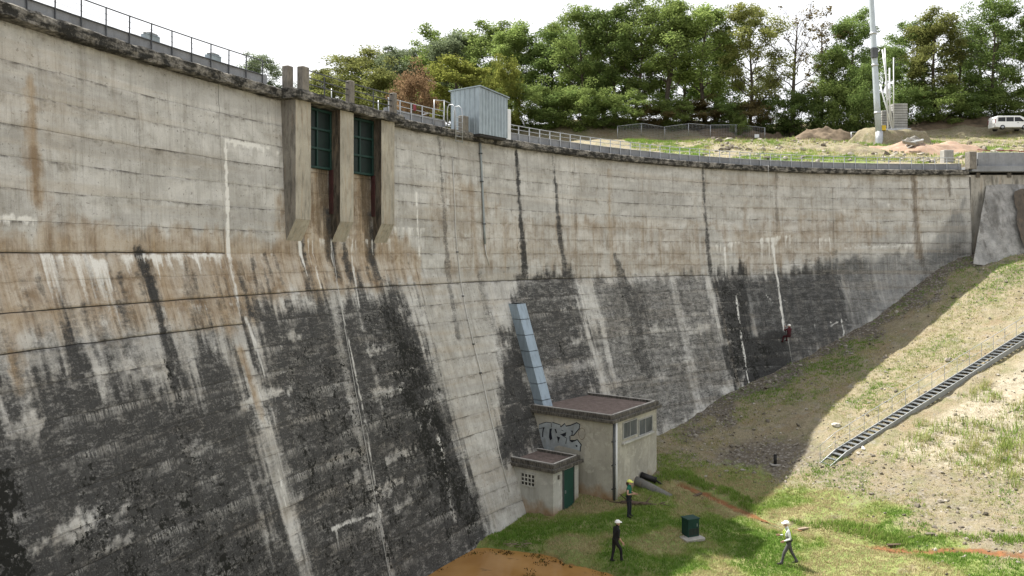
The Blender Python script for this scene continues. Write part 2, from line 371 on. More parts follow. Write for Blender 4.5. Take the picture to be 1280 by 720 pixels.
# white lime runs
stroke('W', [(281, 175), (284, 250), (286, 322)], .12, .2, .9, .05, .12); stroke('W', [(286, 322), (296, 372), (300, 400)], .3, .1, .6, .08, .2)
drips('W', (283, 176), (346, 189), 16, .45, .10, .95, 1, base=.14); drips('W', (0, 274), (42, 277), 10, .2, .2, .8, 2, base=.16)
drips('W', (50, 321), (112, 322), 30, 1.3, .13, .8, 3); drips('W', (150, 322), (280, 320), 46, .6, .1, .9, 4, base=.05); drips('W', (95, 325), (130, 330), 14, 1.9, .14, .9, 5)
drips('W', (285, 322), (345, 318), 14, .5, .1, .6, 6); drips('W', (196, 388), (300, 380), 24, .5, .12, .5, 7); drips('W', (300, 376), (350, 372), 8, .6, .08, .5, 8)
drips('W', (492, 285), (530, 287), 20, 1., .12, .8, 9); drips('W', (470, 300), (490, 300), 8, .9, .1, .7, 91)
for p, w0, w1, v in [([(374, 302), (384, 345)], .18, .1, .8), ([(390, 300), (400, 360)], .12, .08, .6), ([(414, 300), (424, 372), (455, 520), (488, 722)], .10, .05, .6), ([(440, 300), (450, 390), (470, 470)], .1, .05, .6), ([(520, 240), (524, 320)], .12, .1, .8), ([(556, 232), (575, 237)], .06, .12, .5), ([(415, 662), (475, 640)], .16, .08, .6), ([(420, 665), (425, 690)], .12, .05, .5), ([(548, 550), (560, 610)], .18, .06, .6), ([(345, 575), (358, 640)], .1, .06, .8), ([(308, 400), (330, 470)], .2, .1, .6), ([(965, 300), (972, 350), (980, 415)], .25, .12, .95), ([(920, 370), (926, 420), (936, 480)], .12, .1, .9), ([(905, 310), (908, 345)], .16, .1, .8), ([(1052, 400), (1056, 425)], .12, .12, .8), ([(1035, 410), (1048, 402)], .06, .06, .6), ([(970, 372), (985, 378)], .06, .05, .6), ([(958, 370), (968, 380)], .06, .05, .6), ([(950, 478), (970, 470)], .06, .1, .7), ([(1188, 222), (1194, 250)], .25, .2, .4), ([(270, 180), (275, 300)], .15, .1, .2)]:
    stroke('W', p, w0, w1, v, .05, .1)
drips('W', (892, 308), (925, 302), 14, 1.2, .12, .8, 10); drips('W', (950, 300), (988, 295), 26, 1.6, .13, .95, 11); drips('W', (1055, 310), (1140, 307), 44, .55, .12, .7, 12, base=.1); drips('W', (1022, 300), (1040, 298), 10, 1.3, .14, .8, 13)
drips('W', (1050, 262), (1065, 262), 5, .7, .12, .6, 14); drips('W', (1110, 255), (1125, 255), 5, .7, .12, .6, 15); drips('W', (1000, 410), (1060, 400), 10, .8, .08, .7, 16); drips('W', (640, 232), (560, 236), 8, .2, .1, .4, 17); drips('W', (735, 350), (880, 345), 18, .6, .1, .35, 18); drips('W', (0, 360), (90, 355), 12, .6, .14, .35, 19)
for k in range(60):                            # faint random runs below the lift joints
    r = random.Random(90 + k); s = r.uniform(2, 77); z = 13.05 + .86 * r.randrange(-2, 7)
    drips(r.choice('WTBB'), (s, z), (s + r.uniform(.5, 3), z), r.randrange(2, 6), r.uniform(.3, .9), .12, r.uniform(.12, .3), 300 + k, px=False)
# old clean strip at the joint, thrown up by a later repair
poly('L', [(528, 352), (605, 350), (640, 640), (612, 668), (585, 590), (545, 470)], .8, .25, .3)
poly('L', [(885, 225), (965, 225), (965, 262), (888, 262)], .5, .3, .3); poly('L', [(975, 222), (1040, 222), (1040, 255), (975, 262)], .5, .3, .3); poly('L', [(1070, 222), (1135, 222), (1135, 245), (1070, 245)], .35, .4, .5)
poly('L', [(725, 215), (870, 220), (872, 275), (730, 270)], .35, .5, .8); poly('L', [(60, 110), (270, 180), (275, 280), (60, 260)], .35, .8, .8)
def mask_at(k, s, z):
    i = np.clip(((s - S_LO) / RS).astype(int), 0, GS.shape[0] - 1); j = np.clip(((z - Z_LO) / RS).astype(int), 0, GS.shape[1] - 1)
    return MASK[k][i, j]

# ---------------------------------------------------------------- face material
def wall_material():
    t = NT('dam_concrete')
    A1 = t.n('Attribute', _attribute_name='stain1'); A2 = t.n('Attribute', _attribute_name='stain2')
    UV3 = t.n('SeparateXYZ', Vector=t.n('Attribute', _attribute_name='wuv').outputs['Vector']); UV = t.n('CombineXYZ', X=UV3.outputs[0], Y=UV3.outputs[1]).outputs[0]; jd = UV3.outputs[2]
    s1 = t.n('SeparateColor', Color=A1.outputs['Color']); s2 = t.n('SeparateColor', Color=A2.outputs['Color'])
    D, T, W, M = s1.outputs[0], s1.outputs[1], s1.outputs[2], A1.outputs['Alpha']; B, G, L = s2.outputs[0], s2.outputs[1], s2.outputs[2]
    oi = t.n('ObjectInfo').outputs['Random']
    def N(sx, sz, det=5, ro=.62, di=0., off=0.):
        v = t.n('VectorMath', _operation='MULTIPLY_ADD'); t.put(v.inputs[0], UV); v.inputs[1].default_value = (sx, sz, 1); v.inputs[2].default_value = (off, off * .7, off); return t.noise(v.outputs[0], 1, det, ro, di)
    def add(*p):
        r = None
        for n, w in p:
            x = t.math('MULTIPLY', n, w); r = x if r is None else t.math('ADD', r, x)
        return r
    big, mot, mid, fine, grit = N(.45, .45), N(1.1, 1.1, 6, .7, .5, 3), N(2.4, 2.4, 5, .6, .2, 7), N(13, 13, 6, .72, 0, 11), N(42, 42, 3, .6, 0, 13)
    stA, stB, stC = N(1.3, .10, 5, .62, .3, 21), N(5, .3, 6, .66, .25, 23), N(16, .8, 5, .65, .2, 27)
    lay = N(1.7, 6., 6, .7, 1.0, 31); lay2 = N(6, 18, 5, .7, .6, 37)
    def win(n, a, b, k=1.): return t.rng(n, a, b, 0, k)
    def over(m, n, k, a, b): return t.rng(t.math('ADD', m, t.math('MULTIPLY', t.math('SUBTRACT', n, .5), k)), a, b)
    # clean concrete, mottled, with board marks and run-off
    c = t.mix(win(big, .40, .60), (.425, .418, .395), (.60, .596, .575))
    c = t.mix(win(oi, 0, 1, .2), c, (.33, .315, .275))
    c = t.mix(L, c, t.mix(win(mid, .38, .62), (.335, .325, .295), (.45, .44, .41)))
    c = t.mix(win(mot, .50, .62, .45), c, (.27, .26, .232)); c = t.mix(win(mot, .47, .38, .5), c, (.60, .592, .56))
    c = t.mix(G, c, t.mix(win(add((big, .5), (mot, .5)), .42, .58), (.135, .142, .148), (.29, .292, .285)))
    c = t.mix(win(stA, .53, .68, .24), c, (.36, .30, .22)); c = t.mix(win(stB, .52, .68, .36), c, (.22, .205, .175)); c = t.mix(win(stB, .47, .38, .25), c, (.52, .505, .46))
    c = t.mix(win(stC, .53, .65, .28), c, (.22, .20, .16)); c = t.mix(win(stC, .46, .38, .2), c, (.56, .55, .52))
    c = t.mix(win(N(9, 9, 2, .5, .6, 41), .65, .71, .55), c, (.10, .092, .078))
    c = t.mix(win(N(.07, 1.2, 4, .6, .3, 71), .51, .62, .22), c, (.36, .285, .19)); c = t.mix(win(N(.09, 1.2, 4, .6, .3, 73), .5, .6, .35), c, (.29, .285, .27))
    # grime gathered under the lift joints, broken along their length
    brk = N(.7, 3.1, 4, .65, 0, 45)
    c = t.mix(t.math('MULTIPLY', t.rng(t.math('ADD', jd, t.math('MULTIPLY', t.math('SUBTRACT', N(2.4, 1.1, 5, .7, 0, 47), .5), 1.5)), .2, -.08), win(brk, .42, .6, .62)), c, (.135, .12, .095))
    c = t.mix(t.math('MULTIPLY', t.rng(jd, .075, .0), win(add((brk, .5), (N(3.4, 2, 5, .7, 0, 49), .5)), .48, .58, .85)), c, (.05, .046, .04))
    # iron-tan
    tn = add((stB, .22), (mot, .43), (stA, .35))
    tc = t.mix(win(add((stB, .45), (mot, .55)), .43, .58), (.385, .285, .168), (.215, .145, .08)); tc = t.mix(win(stC, .52, .64, .35), tc, (.10, .072, .046)); tc = t.mix(win(mid, .5, .62, .4), tc, (.44, .36, .26))
    c = t.mix(t.math('MULTIPLY', over(T, tn, 2.6, .22, 1.0), .85), c, tc)
    c = t.mix(t.math('MULTIPLY', over(B, add((stC, .6), (fine, .4)), 1.6, .15, .9), .85), c, (.055, .041, .027))
    # black growth: many tones, flaking along the lifts, worn through in specks
    dv = add((stB, .35), (lay, .3), (stA, .15), (mid, .2))
    dk = t.mix(win(dv, .44, .62), (.0095, .0097, .0100), (.050, .0505, .0500)); dk = t.mix(win(stC, .52, .64, .6), dk, (.010, .0105, .011)); dk = t.mix(win(lay2, .57, .68, .55), dk, (.12, .118, .112)); dk = t.mix(win(fine, .58, .68, .65), dk, (.18, .175, .16))
    dn = add((fine, .36), (lay, .34), (stB, .10), (mid, .2))
    dm = over(D, dn, 3.6, .16, .92)
    flk = t.math('MULTIPLY', t.math('MULTIPLY', t.rng(t.math('ABSOLUTE', t.math('SUBTRACT', jd, .06)), .34, .0), win(add((fine, .4), (stC, .6)), .47, .56)), win(N(.35, 1.3, 4, .6, .4, 53), .50, .58, .85))
    dm = t.math('MULTIPLY', dm, t.math('SUBTRACT', 1.0, flk))
    c = t.mix(t.math('MULTIPLY', dm, .96), c, dk)
    c = t.mix(t.math('MULTIPLY', over(W, add((stC, .55), (fine, .45)), 1.6, .22, .7), .9), c, (.74, .735, .70))
    mn = add((N(6.5, 6.5, 6, .76, .35, 61), .66), (N(1.5, 1.0, 3, .6, 0, 63), .34))
    c = t.mix(over(M, mn, 4.2, .76, .86), c, (.0085, .009, .007))
    c = t.mix(win(grit, .4, .65, .25), c, t.mix(.55, c, (.01, .01, .01)))
    t.bump(add((fine, .6), (mid, .7), (lay, .6)), .6, .035)
    return t.set(Base__Color=c, Roughness=t.rng(D, 0, 1, .93, .8))
M_WALL = wall_material()
M_CORE = concrete('core_concrete', (.10, .095, .085), amt=.6)
def cornice_material():
    t = NT('mossy_cornice'); c = t.coord(); n1 = t.noise(c, 2.2, 6, .7, .3); n2 = t.noise(c, 9, 5, .7); n3 = t.noise(t.coord('Object', (1, 1, 4)), 1.7, 5, .65)
    k = t.mix(t.rng(n2, .35, .65), (.16, .15, .13), (.33, .31, .275)); f = t.math('ADD', t.math('MULTIPLY', n1, .55), t.math('MULTIPLY', n3, .45))
    k = t.mix(t.rng(f, .40, .54, 0, .96), k, (.014, .014, .012)); k = t.mix(t.rng(n2, .6, .7, 0, .5), k, (.30, .285, .25)); t.bump(t.math('ADD', n1, n2), .9, .06); return t.set(Base__Color=k, Roughness=.95)
M_CORN = cornice_material()
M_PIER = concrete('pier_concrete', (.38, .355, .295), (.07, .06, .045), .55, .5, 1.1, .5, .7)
M_PIERD = concrete('pier_side_concrete', (.24, .225, .195), (.035, .032, .028), .7, .35, 1.1, .46, .66)  # side faces of the first pier, darker than its front
M_PIERD2 = concrete('dark_pier_side_concrete', (.13, .11, .085), (.02, .019, .016), .8, .5, 1.1, .42, .6)  # side faces of the other two piers, darker and browner still
M_KERB = concrete('kerb_concrete', (.25, .262, .278), (.11, .115, .12), .35, .05, 1.2)
M_POST = concrete('old_post_concrete', (.20, .185, .16), (.03, .03, .028), .7, .2, 3.)
M_STEEL = simple('galvanised_steel', (.40, .42, .44), .45, .6, .12, 8, .05)
M_DSTEEL = simple('dark_painted_steel', (.075, .08, .085), .5, .3, .2, 8, .05)
M_GREEN = simple('green_gate_paint', (.004, .0135, .011), .5, .1, .3, 5, .1, (.008, .012, .012), .6)
M_GREENB = simple('green_bar_paint', (.009, .034, .027), .5, .1, .2, 8, .1)
M_RED = simple('faded_red_rail', (.055, .02, .02), .7, 0, .3, 6, .1, (.04, .03, .025), .6)

# ---------------------------------------------------------------- dam body
dam = thing('dam', 'tall curved concrete dam with stained battered face, rising over the grassy valley floor', 'dam', tuple(wp(40, 0)))
JS = [-10., -6.5, 6.1, 18.15, 30.2, 44.05, 56.2, 67.5, S_END]
JZ = [18.17, 17.32, 16.46, 15.6, 14.76, 13.9, 13.05, 12.28, 11.5, 10.5] + [10.5 - .9 * k for k in range(1, 13)]
JZ = [Z_TOP] + JZ + [-1.6]
STRONG0 = {13.05: .03, 11.5: .025, 10.5: .02}
def jz_wob(z, s):
    if z >= Z_TOP: return np.zeros_like(s)
    k = int(round(z * 10)) & 63
    return (fbm(s * .9, np.full_like(s, k * 3.7), 40, 4) - .5) * .055
def js_wob(s0, z): return (fbm(np.full_like(z, s0 * .77), z * 1.5, 44, 3) - .5) * .05
def ground_guess(s):                            # lowest ground along the toe, to skip buried panels
    return float(np.interp(s, [-10, 30, 45, 48.8, 54.8, 60.9, 65.7, 70.2, 74, 77.6, 79], [-1.6, -1.6, -1, 1.2, 2.9, 4.4, 5.9, 7.5, 9.8, 12.0, 12.5]))
for bi in range(1, len(JS) - 1):
    a, b = JS[bi], JS[bi + 1]
    for ri in range(len(JZ) - 1):
        zt, zb = JZ[ri], JZ[ri + 1]
        if zt < min(ground_guess(a), ground_guess(b)) - .2: continue
        ds = .07 if a < 30 else (.085 if a < 56 else .11)
        if a < 0: ds = .2
        STRONG = {z_: w_ for z_, w_ in STRONG0.items() if (z_ == 11.5 and a < 56) or a < 18.}
        gz_t = STRONG.get(zt, .003) / 2; gz_b = STRONG.get(zb, .003) / 2
        ss = np.concatenate([[0, .025], np.linspace(.025, b - a - .03, int((b - a) / ds))[1:], [b - a - .005]]) + a + .005
        n_z = max(4, int((zt - zb) / ds))
        us = np.concatenate([[0, .014], np.linspace(.014, .986, n_z)[1:-1], [.986, 1]])
        S, U = np.meshgrid(ss, us, indexing='ij')
        edge = (S - a) / (b - a)
        zT = zt - gz_t + jz_wob(zt, S); zB = zb + gz_b + jz_wob(zb, S)
        Z = zB + (zT - zB) * U
        S2 = S + js_wob(a, Z) * (1 - edge) * (a > -6) + js_wob(b, Z) * edge
        r_ = random.Random(bi * 100 + ri)
        prd = r_.uniform(-.008, .012) + (fbm(S2 * .8, Z * .9, 60, 4) - .5) * .05 + (vnoise(S2 * 4, Z * 4, 66) - .5) * .012
        rim = np.zeros_like(S); rim[0, :] = 1; rim[-1, :] = 1; rim[:, 0] = 1; rim[:, -1] = 1; rim *= np.where((S > a + .02) & (S < b - .02), np.where(U > .5, .007 + .05 * (zt in STRONG), .007 + .05 * (zb in STRONG)), .03)
        rim *= smooth(.30, .55, fbm(S2 * .45, np.full_like(S2, ri * 7.1), 48, 3)) * np.where(rim > .034, 1., 1.)
        rim = np.where((S > ss[0] + 1e-6) & (S < ss[-1] - 1e-6) & (U > 0) & (U < 1), 0, rim)
        X, Y = wall_pt(S2, Z, prd - rim)
        V = np.stack([X, Y, Z], -1).reshape(-1, 3) - np.array(dam.location)
        ni, nj = S.shape; idx = np.arange(ni * nj).reshape(ni, nj)
        Fq = np.stack([idx[:-1, :-1], idx[1:, :-1], idx[1:, 1:], idx[:-1, 1:]], -1).reshape(-1, 4)
        S3, Z3 = S2.ravel(), Z.ravel()
        st1 = np.stack([mask_at(k, S3, Z3) for k in 'DTWM'], -1); st2 = np.stack([mask_at('B', S3, Z3), mask_at('G', S3, Z3), mask_at('L', S3, Z3), np.ones_like(S3)], -1)
        fast_mesh('concrete_panel', V, Fq, M_WALL, dam, True, {'stain1': ('FLOAT_COLOR', st1), 'stain2': ('FLOAT_COLOR', st2), 'wuv': ('FLOAT_VECTOR', np.stack([S3, Z3, ((1 - U) * (zT - zB)).ravel()], -1))})
# solid core just behind the panels
mb = MB(); ss = np.linspace(JS[1], S_END, 90); zs = [Z_TOP - .02, 16, 13.2, 13, 12.6, 12.2, 11.8, 11.5, 11.2, 8, 3, -2.5]; nv = len(zs)
vs = []
for s in ss:
    for z in zs: vs.append(wp(s, z, -.07))
    for z in (-2.5, Z_TOP - .02):
        v = wp(s, Z_TOP, -4.2 if z > 0 else -4.6); vs.append(Vector((v.x, v.y, z)))
n = nv + 2; fs = []
for i in range(len(ss) - 1):
    for q in range(n): r = (q + 1) % n; fs.append((i * n + q, i * n + r, (i + 1) * n + r, (i + 1) * n + q))
fs += [tuple(range(n)), tuple((len(ss) - 1) * n + q for q in range(n - 1, -1, -1))]
mb.add(vs, fs).build('core', M_CORE, dam)
# crest slab with rough cornice edge: separate lengths of cornice
PB = .75                                          # piers stand this far in front of the face
def sweep(name, s0, s1, prof, mat, parent, step=.25, jit=0., seed=0, zoff=0.):
    """prof: closed list of (out, z); out measured from the top of the face"""
    n = len(prof); ns = max(2, int((s1 - s0) / step)); vs = []; fs = []
    for i in range(ns + 1):
        s = s0 + (s1 - s0) * i / ns
        for q, (o, z) in enumerate(prof):
            j = (float(fbm(np.array(s * 3.), np.array(q * 5.3 + seed), 70, 4)) - .5) * jit
            j2 = (float(fbm(np.array(s * 3. + 50), np.array(q * 5.3 + seed), 71, 4)) - .5) * jit
            p = wp(s, Z_TOP, o + j); vs.append((p.x, p.y, z + j2 + zoff))
    for i in range(ns):
        for q in range(n): r = (q + 1) % n; fs.append((i * n + q, i * n + r, (i + 1) * n + r, (i + 1) * n + q))
    fs += [tuple(range(n)), tuple(ns * n + q for q in range(n - 1, -1, -1))]
    return MB().add(vs, fs).build(name, mat, parent)
corn = [(-.6, 19.215), (.36, 19.2), (.40, 19.25), (.41, 19.38), (.40, 19.55), (.33, 19.6), (-.6, 19.63)]
for k, (a, b) in enumerate([(-6, 2.2), (2.25, 8.6), (8.64, 14.9), (14.93, 21.2), (28.52, 34.9), (34.93, 41.), (41.03, 47.4), (47.44, 54.2), (54.23, 61.), (61.03, 67.9), (67.94, 74.2), (74.23, S_END - .3)]):
    sweep('cornice', a, b, corn, M_CORN, dam, .12, .12 if a < 28 else .05, k * 9)
sweep('crest_deck', -6.4, S_END, [(-4.2, 19.2), (-.5, 19.21), (-.5, 19.60), (-4.2, 19.60)], M_KERB, dam, .6)
for a, b in [(-6, 21.0), (28.7, 33.2), (38.2, S_END - .5)]:
    sweep('kerb', a, b, [(-.26, 19.6), (-.24, 20.12), (-.46, 20.12), (-.46, 19.6)], M_KERB, dam, .3, .02, 5)
sweep('upstream_kerb', -6, S_END - .3, [(-3.9, 19.59), (-3.9, 20.0), (-4.15, 20.0), (-4.15, 19.59)], M_KERB, dam, .6)
# gate bay: slab, three corbelled piers, two gates
sweep('gate_bridge_slab', 21.15, 28.55, [(-.6, 19.215), (PB + .24, 19.2), (PB + .27, 19.26), (PB + .26, 19.5), (PB + .18, 19.6), (-.6, 19.64)], M_CORN, dam, .12, .09, 77)
PIERS = [(21.5, 22.43), (24.3, 25.2), (27.15, 28.1)]
for a, b in PIERS:
    mb = MB(); zf, zc = 14.42, 13.5
    def pp(s, z, o): v = wp(s, Z_TOP, o); return Vector((v.x, v.y, z))
    inn = -.12
    for q, (s, d) in enumerate(((a, 1), (b, -1))):
        pass
    L = [pp(a, 19.24, inn), pp(a, 19.24, PB), pp(a, zf, PB), pp(a, zc, .25), pp(a, zc - .1, inn)]
    R = [pp(b, 19.24, inn), pp(b, 19.24, PB), pp(b, zf, PB), pp(b, zc, .25), pp(b, zc - .1, inn)]
    nz = 5
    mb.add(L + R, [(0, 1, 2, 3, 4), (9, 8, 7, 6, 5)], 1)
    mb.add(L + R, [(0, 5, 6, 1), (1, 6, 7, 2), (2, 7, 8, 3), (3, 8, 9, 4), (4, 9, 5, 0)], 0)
    pier = mb.build('pier', [M_PIER, M_PIERD if a < 22 else M_PIERD2], dam)
    bv = pier.modifiers.new('bevel', 'BEVEL'); bv.width = .03; bv.segments = 2
    # shallow lift grooves read as thin collars
for gi, (a, b) in enumerate([(22.43, 24.3), (25.2, 27.15)]):
    g = MB(); zb, zt = 16.62, 19.18
    def gp(s, z, o): v = wp(s, Z_TOP, o); return Vector((v.x, v.y, z))
    T_ = (gp(b, 19, 0) - gp(a, 19, 0)).normalized(); Nn = Vector((T_.y, -T_.x, 0)); mid = (gp(a, 19, 0) + gp(b, 19, 0)) / 2; w = (gp(b, 19, 0) - gp(a, 19, 0)).length
    ax = (T_, Nn, Vector((0, 0, 1)))
    c = Vector((mid.x, mid.y, (zb + zt) / 2)) + Nn * .22
    gate = g.box(c, (w - .02, .06, zt - zb), ax).build('gate', M_GREEN, dam)
    for u in (-.5, 0., .5): MB().box(c + Nn * .06 + T_ * (u * (w - .14)), (.09, .07, zt - zb - .02), ax, bev=.01).build('gate_bar', M_GREENB, gate)
    for zz in (zb + .06, zb + .86, zb + 1.68, zt - .08): MB().box(Vector((c.x, c.y, zz)) + Nn * .064, (w - .04, .08, .10), ax, bev=.01).build('gate_bar', M_GREENB, gate)
    for sg, m_ in ((1, M_RED),): MB().box(Vector((mid.x, mid.y, 15.7)) + Nn * .3 + T_ * (sg * (w / 2 - .05)), (.06, .2, 1.9), ax).build('gate_guide_rail', m_, gate)
# right abutment block
AB = wp(S_END, Z_TOP); AX = Vector((1, 0, 0))
ab = thing('abutment_wall', 'plain grey concrete abutment wall with block parapet at the right end of the dam', 'wall', (AB.x, AB.y, 13))
ex0, ex1, ey = AB.x + .05, AB.x + 24, AB.y - .05
M_ABUT = concrete('abutment_concrete', (.36, .345, .31), (.06, .056, .048), .7, .5, .55, .48, .66)
t = NT('sprayed_concrete'); c = t.coord(); st_ = t.noise(t.coord('Object', (.9, .9, .16)), 1.1, 6, .7, .4); n2 = t.noise(c, 6, 6, .7); n1 = t.noise(c, 1.1, 5, .6)
k = t.mix(t.rng(n1, .4, .6), (.20, .20, .196), (.33, .325, .315)); k = t.mix(t.rng(n2, .5, .64, 0, .5), k, (.17, .168, .16)); k = t.mix(t.rng(st_, .51, .62, 0, .6), k, (.075, .07, .062)); k = t.mix(t.rng(st_, .46, .38, 0, .2), k, (.56, .56, .55)); t.bump(t.math('ADD', n2, n1), .9, .08)
M_ABUT2 = t.set(Base__Color=k, Roughness=.92)
mb = MB(); mb.box(((ex0 + ex1) / 2, ey + 2., 14.6), (ex1 - ex0, 4., 9.2)).build('wall', M_ABUT, ab)
zc = 13 + (318 - 213) / FPX * ey
MB().box(((ex0 + ex1) / 2 + .0, ey + 1.2, zc + .1), (ex1 - ex0 + .2, 3.2, .45), bev=.02).build('coping', M_KERB, ab)
for k in range(4):
    x0 = ex0 + .5 + k * 6.05; MB().box((x0 + 3., ey + .1, zc + .86), (6.0, .45, 1.05), bev=.02).build('parapet_block', M_KERB, ab)
MB().box((ex0 - .05, ey - .1, zc + .75), (.55, .7, 1.35), bev=.03).build('end_post', M_POST, ab)
for xx in (1222, 1261): MB().box(((xx - 640) / FPX * ey, ey - .03, 13 + (318 - 219) / FPX * ey), (.3, .12, .35)).build('drain_opening', M_CORE, ab)
# sloping sprayed-concrete apron against the abutment
def ap(px, py, Y): return at(px, py, Y)
mb = MB(); top = [ap(1233, 232, ey - .05), ap(1256, 230, ey - .06), ap(1420, 234, ey - .07)]; bot = [ap(1216, 330, ey - 2.2), ap(1250, 334, ey - 2.6), ap(1420, 336, ey - 3.0)]
rows = []
for i in range(13):
    u = i / 12; row = []
    for j in range(17):
        v = j / 16 * 2; k = int(min(v, 1.999)); f = v - k
        a_ = top[k].lerp(top[k + 1], f); b_ = bot[k].lerp(bot[k + 1], f); p = a_.lerp(b_, u)
        p.y += (float(fbm(np.array(i * .5), np.array(j * .5), 81, 3)) - .5) * .12; row.append(p)
    rows.append(row)
mb.add([p for r in rows for p in r], [(i * 17 + j, i * 17 + j + 1, (i + 1) * 17 + j + 1, (i + 1) * 17 + j) for i in range(12) for j in range(16)])
mb.build('apron', M_ABUT2, ab, True)
M_OLDF = concrete('old_brown_concrete', (.10, .085, .07), (.03, .027, .022), .6, .3, .8)
tA, tB = [ap(1264, 240, ey - .35), ap(1276, 236, ey - .4), ap(1420, 240, ey - .4)], [ap(1276, 306, ey - 2.3), ap(1290, 312, ey - 2.6), ap(1420, 330, ey - 2.9)]; mb = MB(); vs_ = []
for i in range(9):
    for j in range(9):
        v = j / 8 * 2; k = int(min(v, 1.999)); p = tA[k].lerp(tA[k + 1], v - k).lerp(tB[k].lerp(tB[k + 1], v - k), i / 8); p.y += (float(fbm(np.array(i * .7), np.array(j * .7), 83, 3)) - .5) * .15 - .12; p.x += (float(fbm(np.array(i * .9), np.array(j * .2), 84, 3)) - .5) * .5; vs_.append(p)
mb.add(vs_, [(i * 9 + j, i * 9 + j + 1, (i + 1) * 9 + j + 1, (i + 1) * 9 + j) for i in range(8) for j in range(8)]); mb.build('stained_face', M_OLDF, ab, True)
# ================================================================ TERRAIN: one sheet
def tps_fit(P):
    P = np.array(P, float); n = len(P); d = np.hypot(P[:, None, 0] - P[None, :, 0], P[:, None, 1] - P[None, :, 1])
    K = np.where(d > 0, d * d * np.log(d + 1e-12), 0) + np.eye(n) * 1.5
    A = np.zeros((n + 3, n + 3)); A[:n, :n] = K; A[:n, n] = 1; A[:n, n + 1:] = P[:, :2]; A[n, :n] = 1; A[n + 1:, :n] = P[:, :2].T
    return P, np.linalg.solve(A, np.concatenate([P[:, 2], np.zeros(3)]))
TP = [(9.8, 50.1, 1.8), (14.3, 53.7, 3.4), (19.4, 56.7, 4.9), (23.55, 58.6, 6.4), (27.7, 60, 8.1), (31.3, 61.1, 10.4), (34.8, 61.9, 12.75), (37.5, 60, 12.8), (42, 59.5, 13.2), (50, 59.5, 14.),
      (16.9, 43, 1.68), (21.5, 45.1, 3.45), (26.9, 47.6, 5.6), (32.2, 50, 7.6), (40, 53.4, 10.7), (52, 55, 13),
      (14.2, 43.8, .75), (18.4, 35.5, .8), (19.3, 31, .9), (26, 40.5, 3.3), (34, 42, 5.6), (44, 42, 8), (55, 42, 11), (24, 30, 1.6), (36, 28, 4.), (50, 28, 7), (30, 18, 3), (45, 12, 6),
      (4.2, 44, .75), (0.1, 39.3, -.1), (-1.3, 37, -.15), (-3.3, 33.6, -.2), (-6, 28, -.2), (-8, 22, 0), (5.2, 40.2, .5), (8.5, 44, .8), (5.5, 37.8, .25), (4.4, 33.9, 0), (11.6, 33.2, 0), (8.2, 36.5, .05), (12, 39, .3),
      (0, 28, -.1), (8, 27, -.1), (15, 26, .1), (0, 21, 1.2), (10, 20, .6), (0, 14, 4.2), (-6, 14, 4.4), (0, 6, 8.3), (0, 0, 10.9), (-10, 4, 10), (10, 4, 7.8), (0, -12, 14), (-14, -10, 16), (16, -10, 11), (-14, 12, 5.5), (30, 0, 6)]
TPP, TPW = tps_fit(TP)
def tps(X, Y):
    z = TPW[-3] + TPW[-2] * X + TPW[-1] * Y
    for (a, b, _), w in zip(TPP, TPW[:-3]):
        d2 = (X - a) ** 2 + (Y - b) ** 2; z = z + w * .5 * d2 * np.log(d2 + 1e-9)
    return z
def poly_sd(P, X, Y):
    ins = np.zeros(X.shape, bool); d = np.full(X.shape, 1e9)
    for a, b in zip(P, P[1:] + P[:1]):
        d = np.minimum(d, _segd(X, Y, a, b)[0]); c = (a[1] > Y) != (b[1] > Y)
        ins ^= c & (X < (b[0] - a[0]) * (Y - a[1]) / ((b[1] - a[1]) or 1e-9) + a[0])
    return np.where(ins, d, -d)
WATER_Z = -.42
def lvl(px, py, z): v = on_level(px, py, z); return (v.x, v.y)
POND = [lvl(585, 690, WATER_Z), lvl(612, 689, WATER_Z), lvl(640, 692, WATER_Z), lvl(672, 695, WATER_Z), lvl(692, 699, WATER_Z), lvl(702, 707, WATER_Z), lvl(728, 712, WATER_Z), lvl(756, 719, WATER_Z), lvl(790, 735, WATER_Z), lvl(790, 800, WATER_Z), lvl(640, 860, WATER_Z), lvl(430, 840, WATER_Z), lvl(470, 760, WATER_Z), lvl(530, 712, WATER_Z)]
STREAM = [lvl(850, 598, .9), lvl(880, 608, .8), lvl(905, 622, .6), lvl(940, 638, .45), lvl(975, 652, .35), lvl(1030, 664, .35), lvl(1090, 682, .35), lvl(1150, 690, .4), lvl(1230, 700, .4), lvl(1330, 720, .5)]
def stream_d(X, Y):
    d = np.full(X.shape, 1e9)
    for a, b in zip(STREAM, STREAM[1:]): d = np.minimum(d, _segd(X, Y, a, b)[0])
    return d
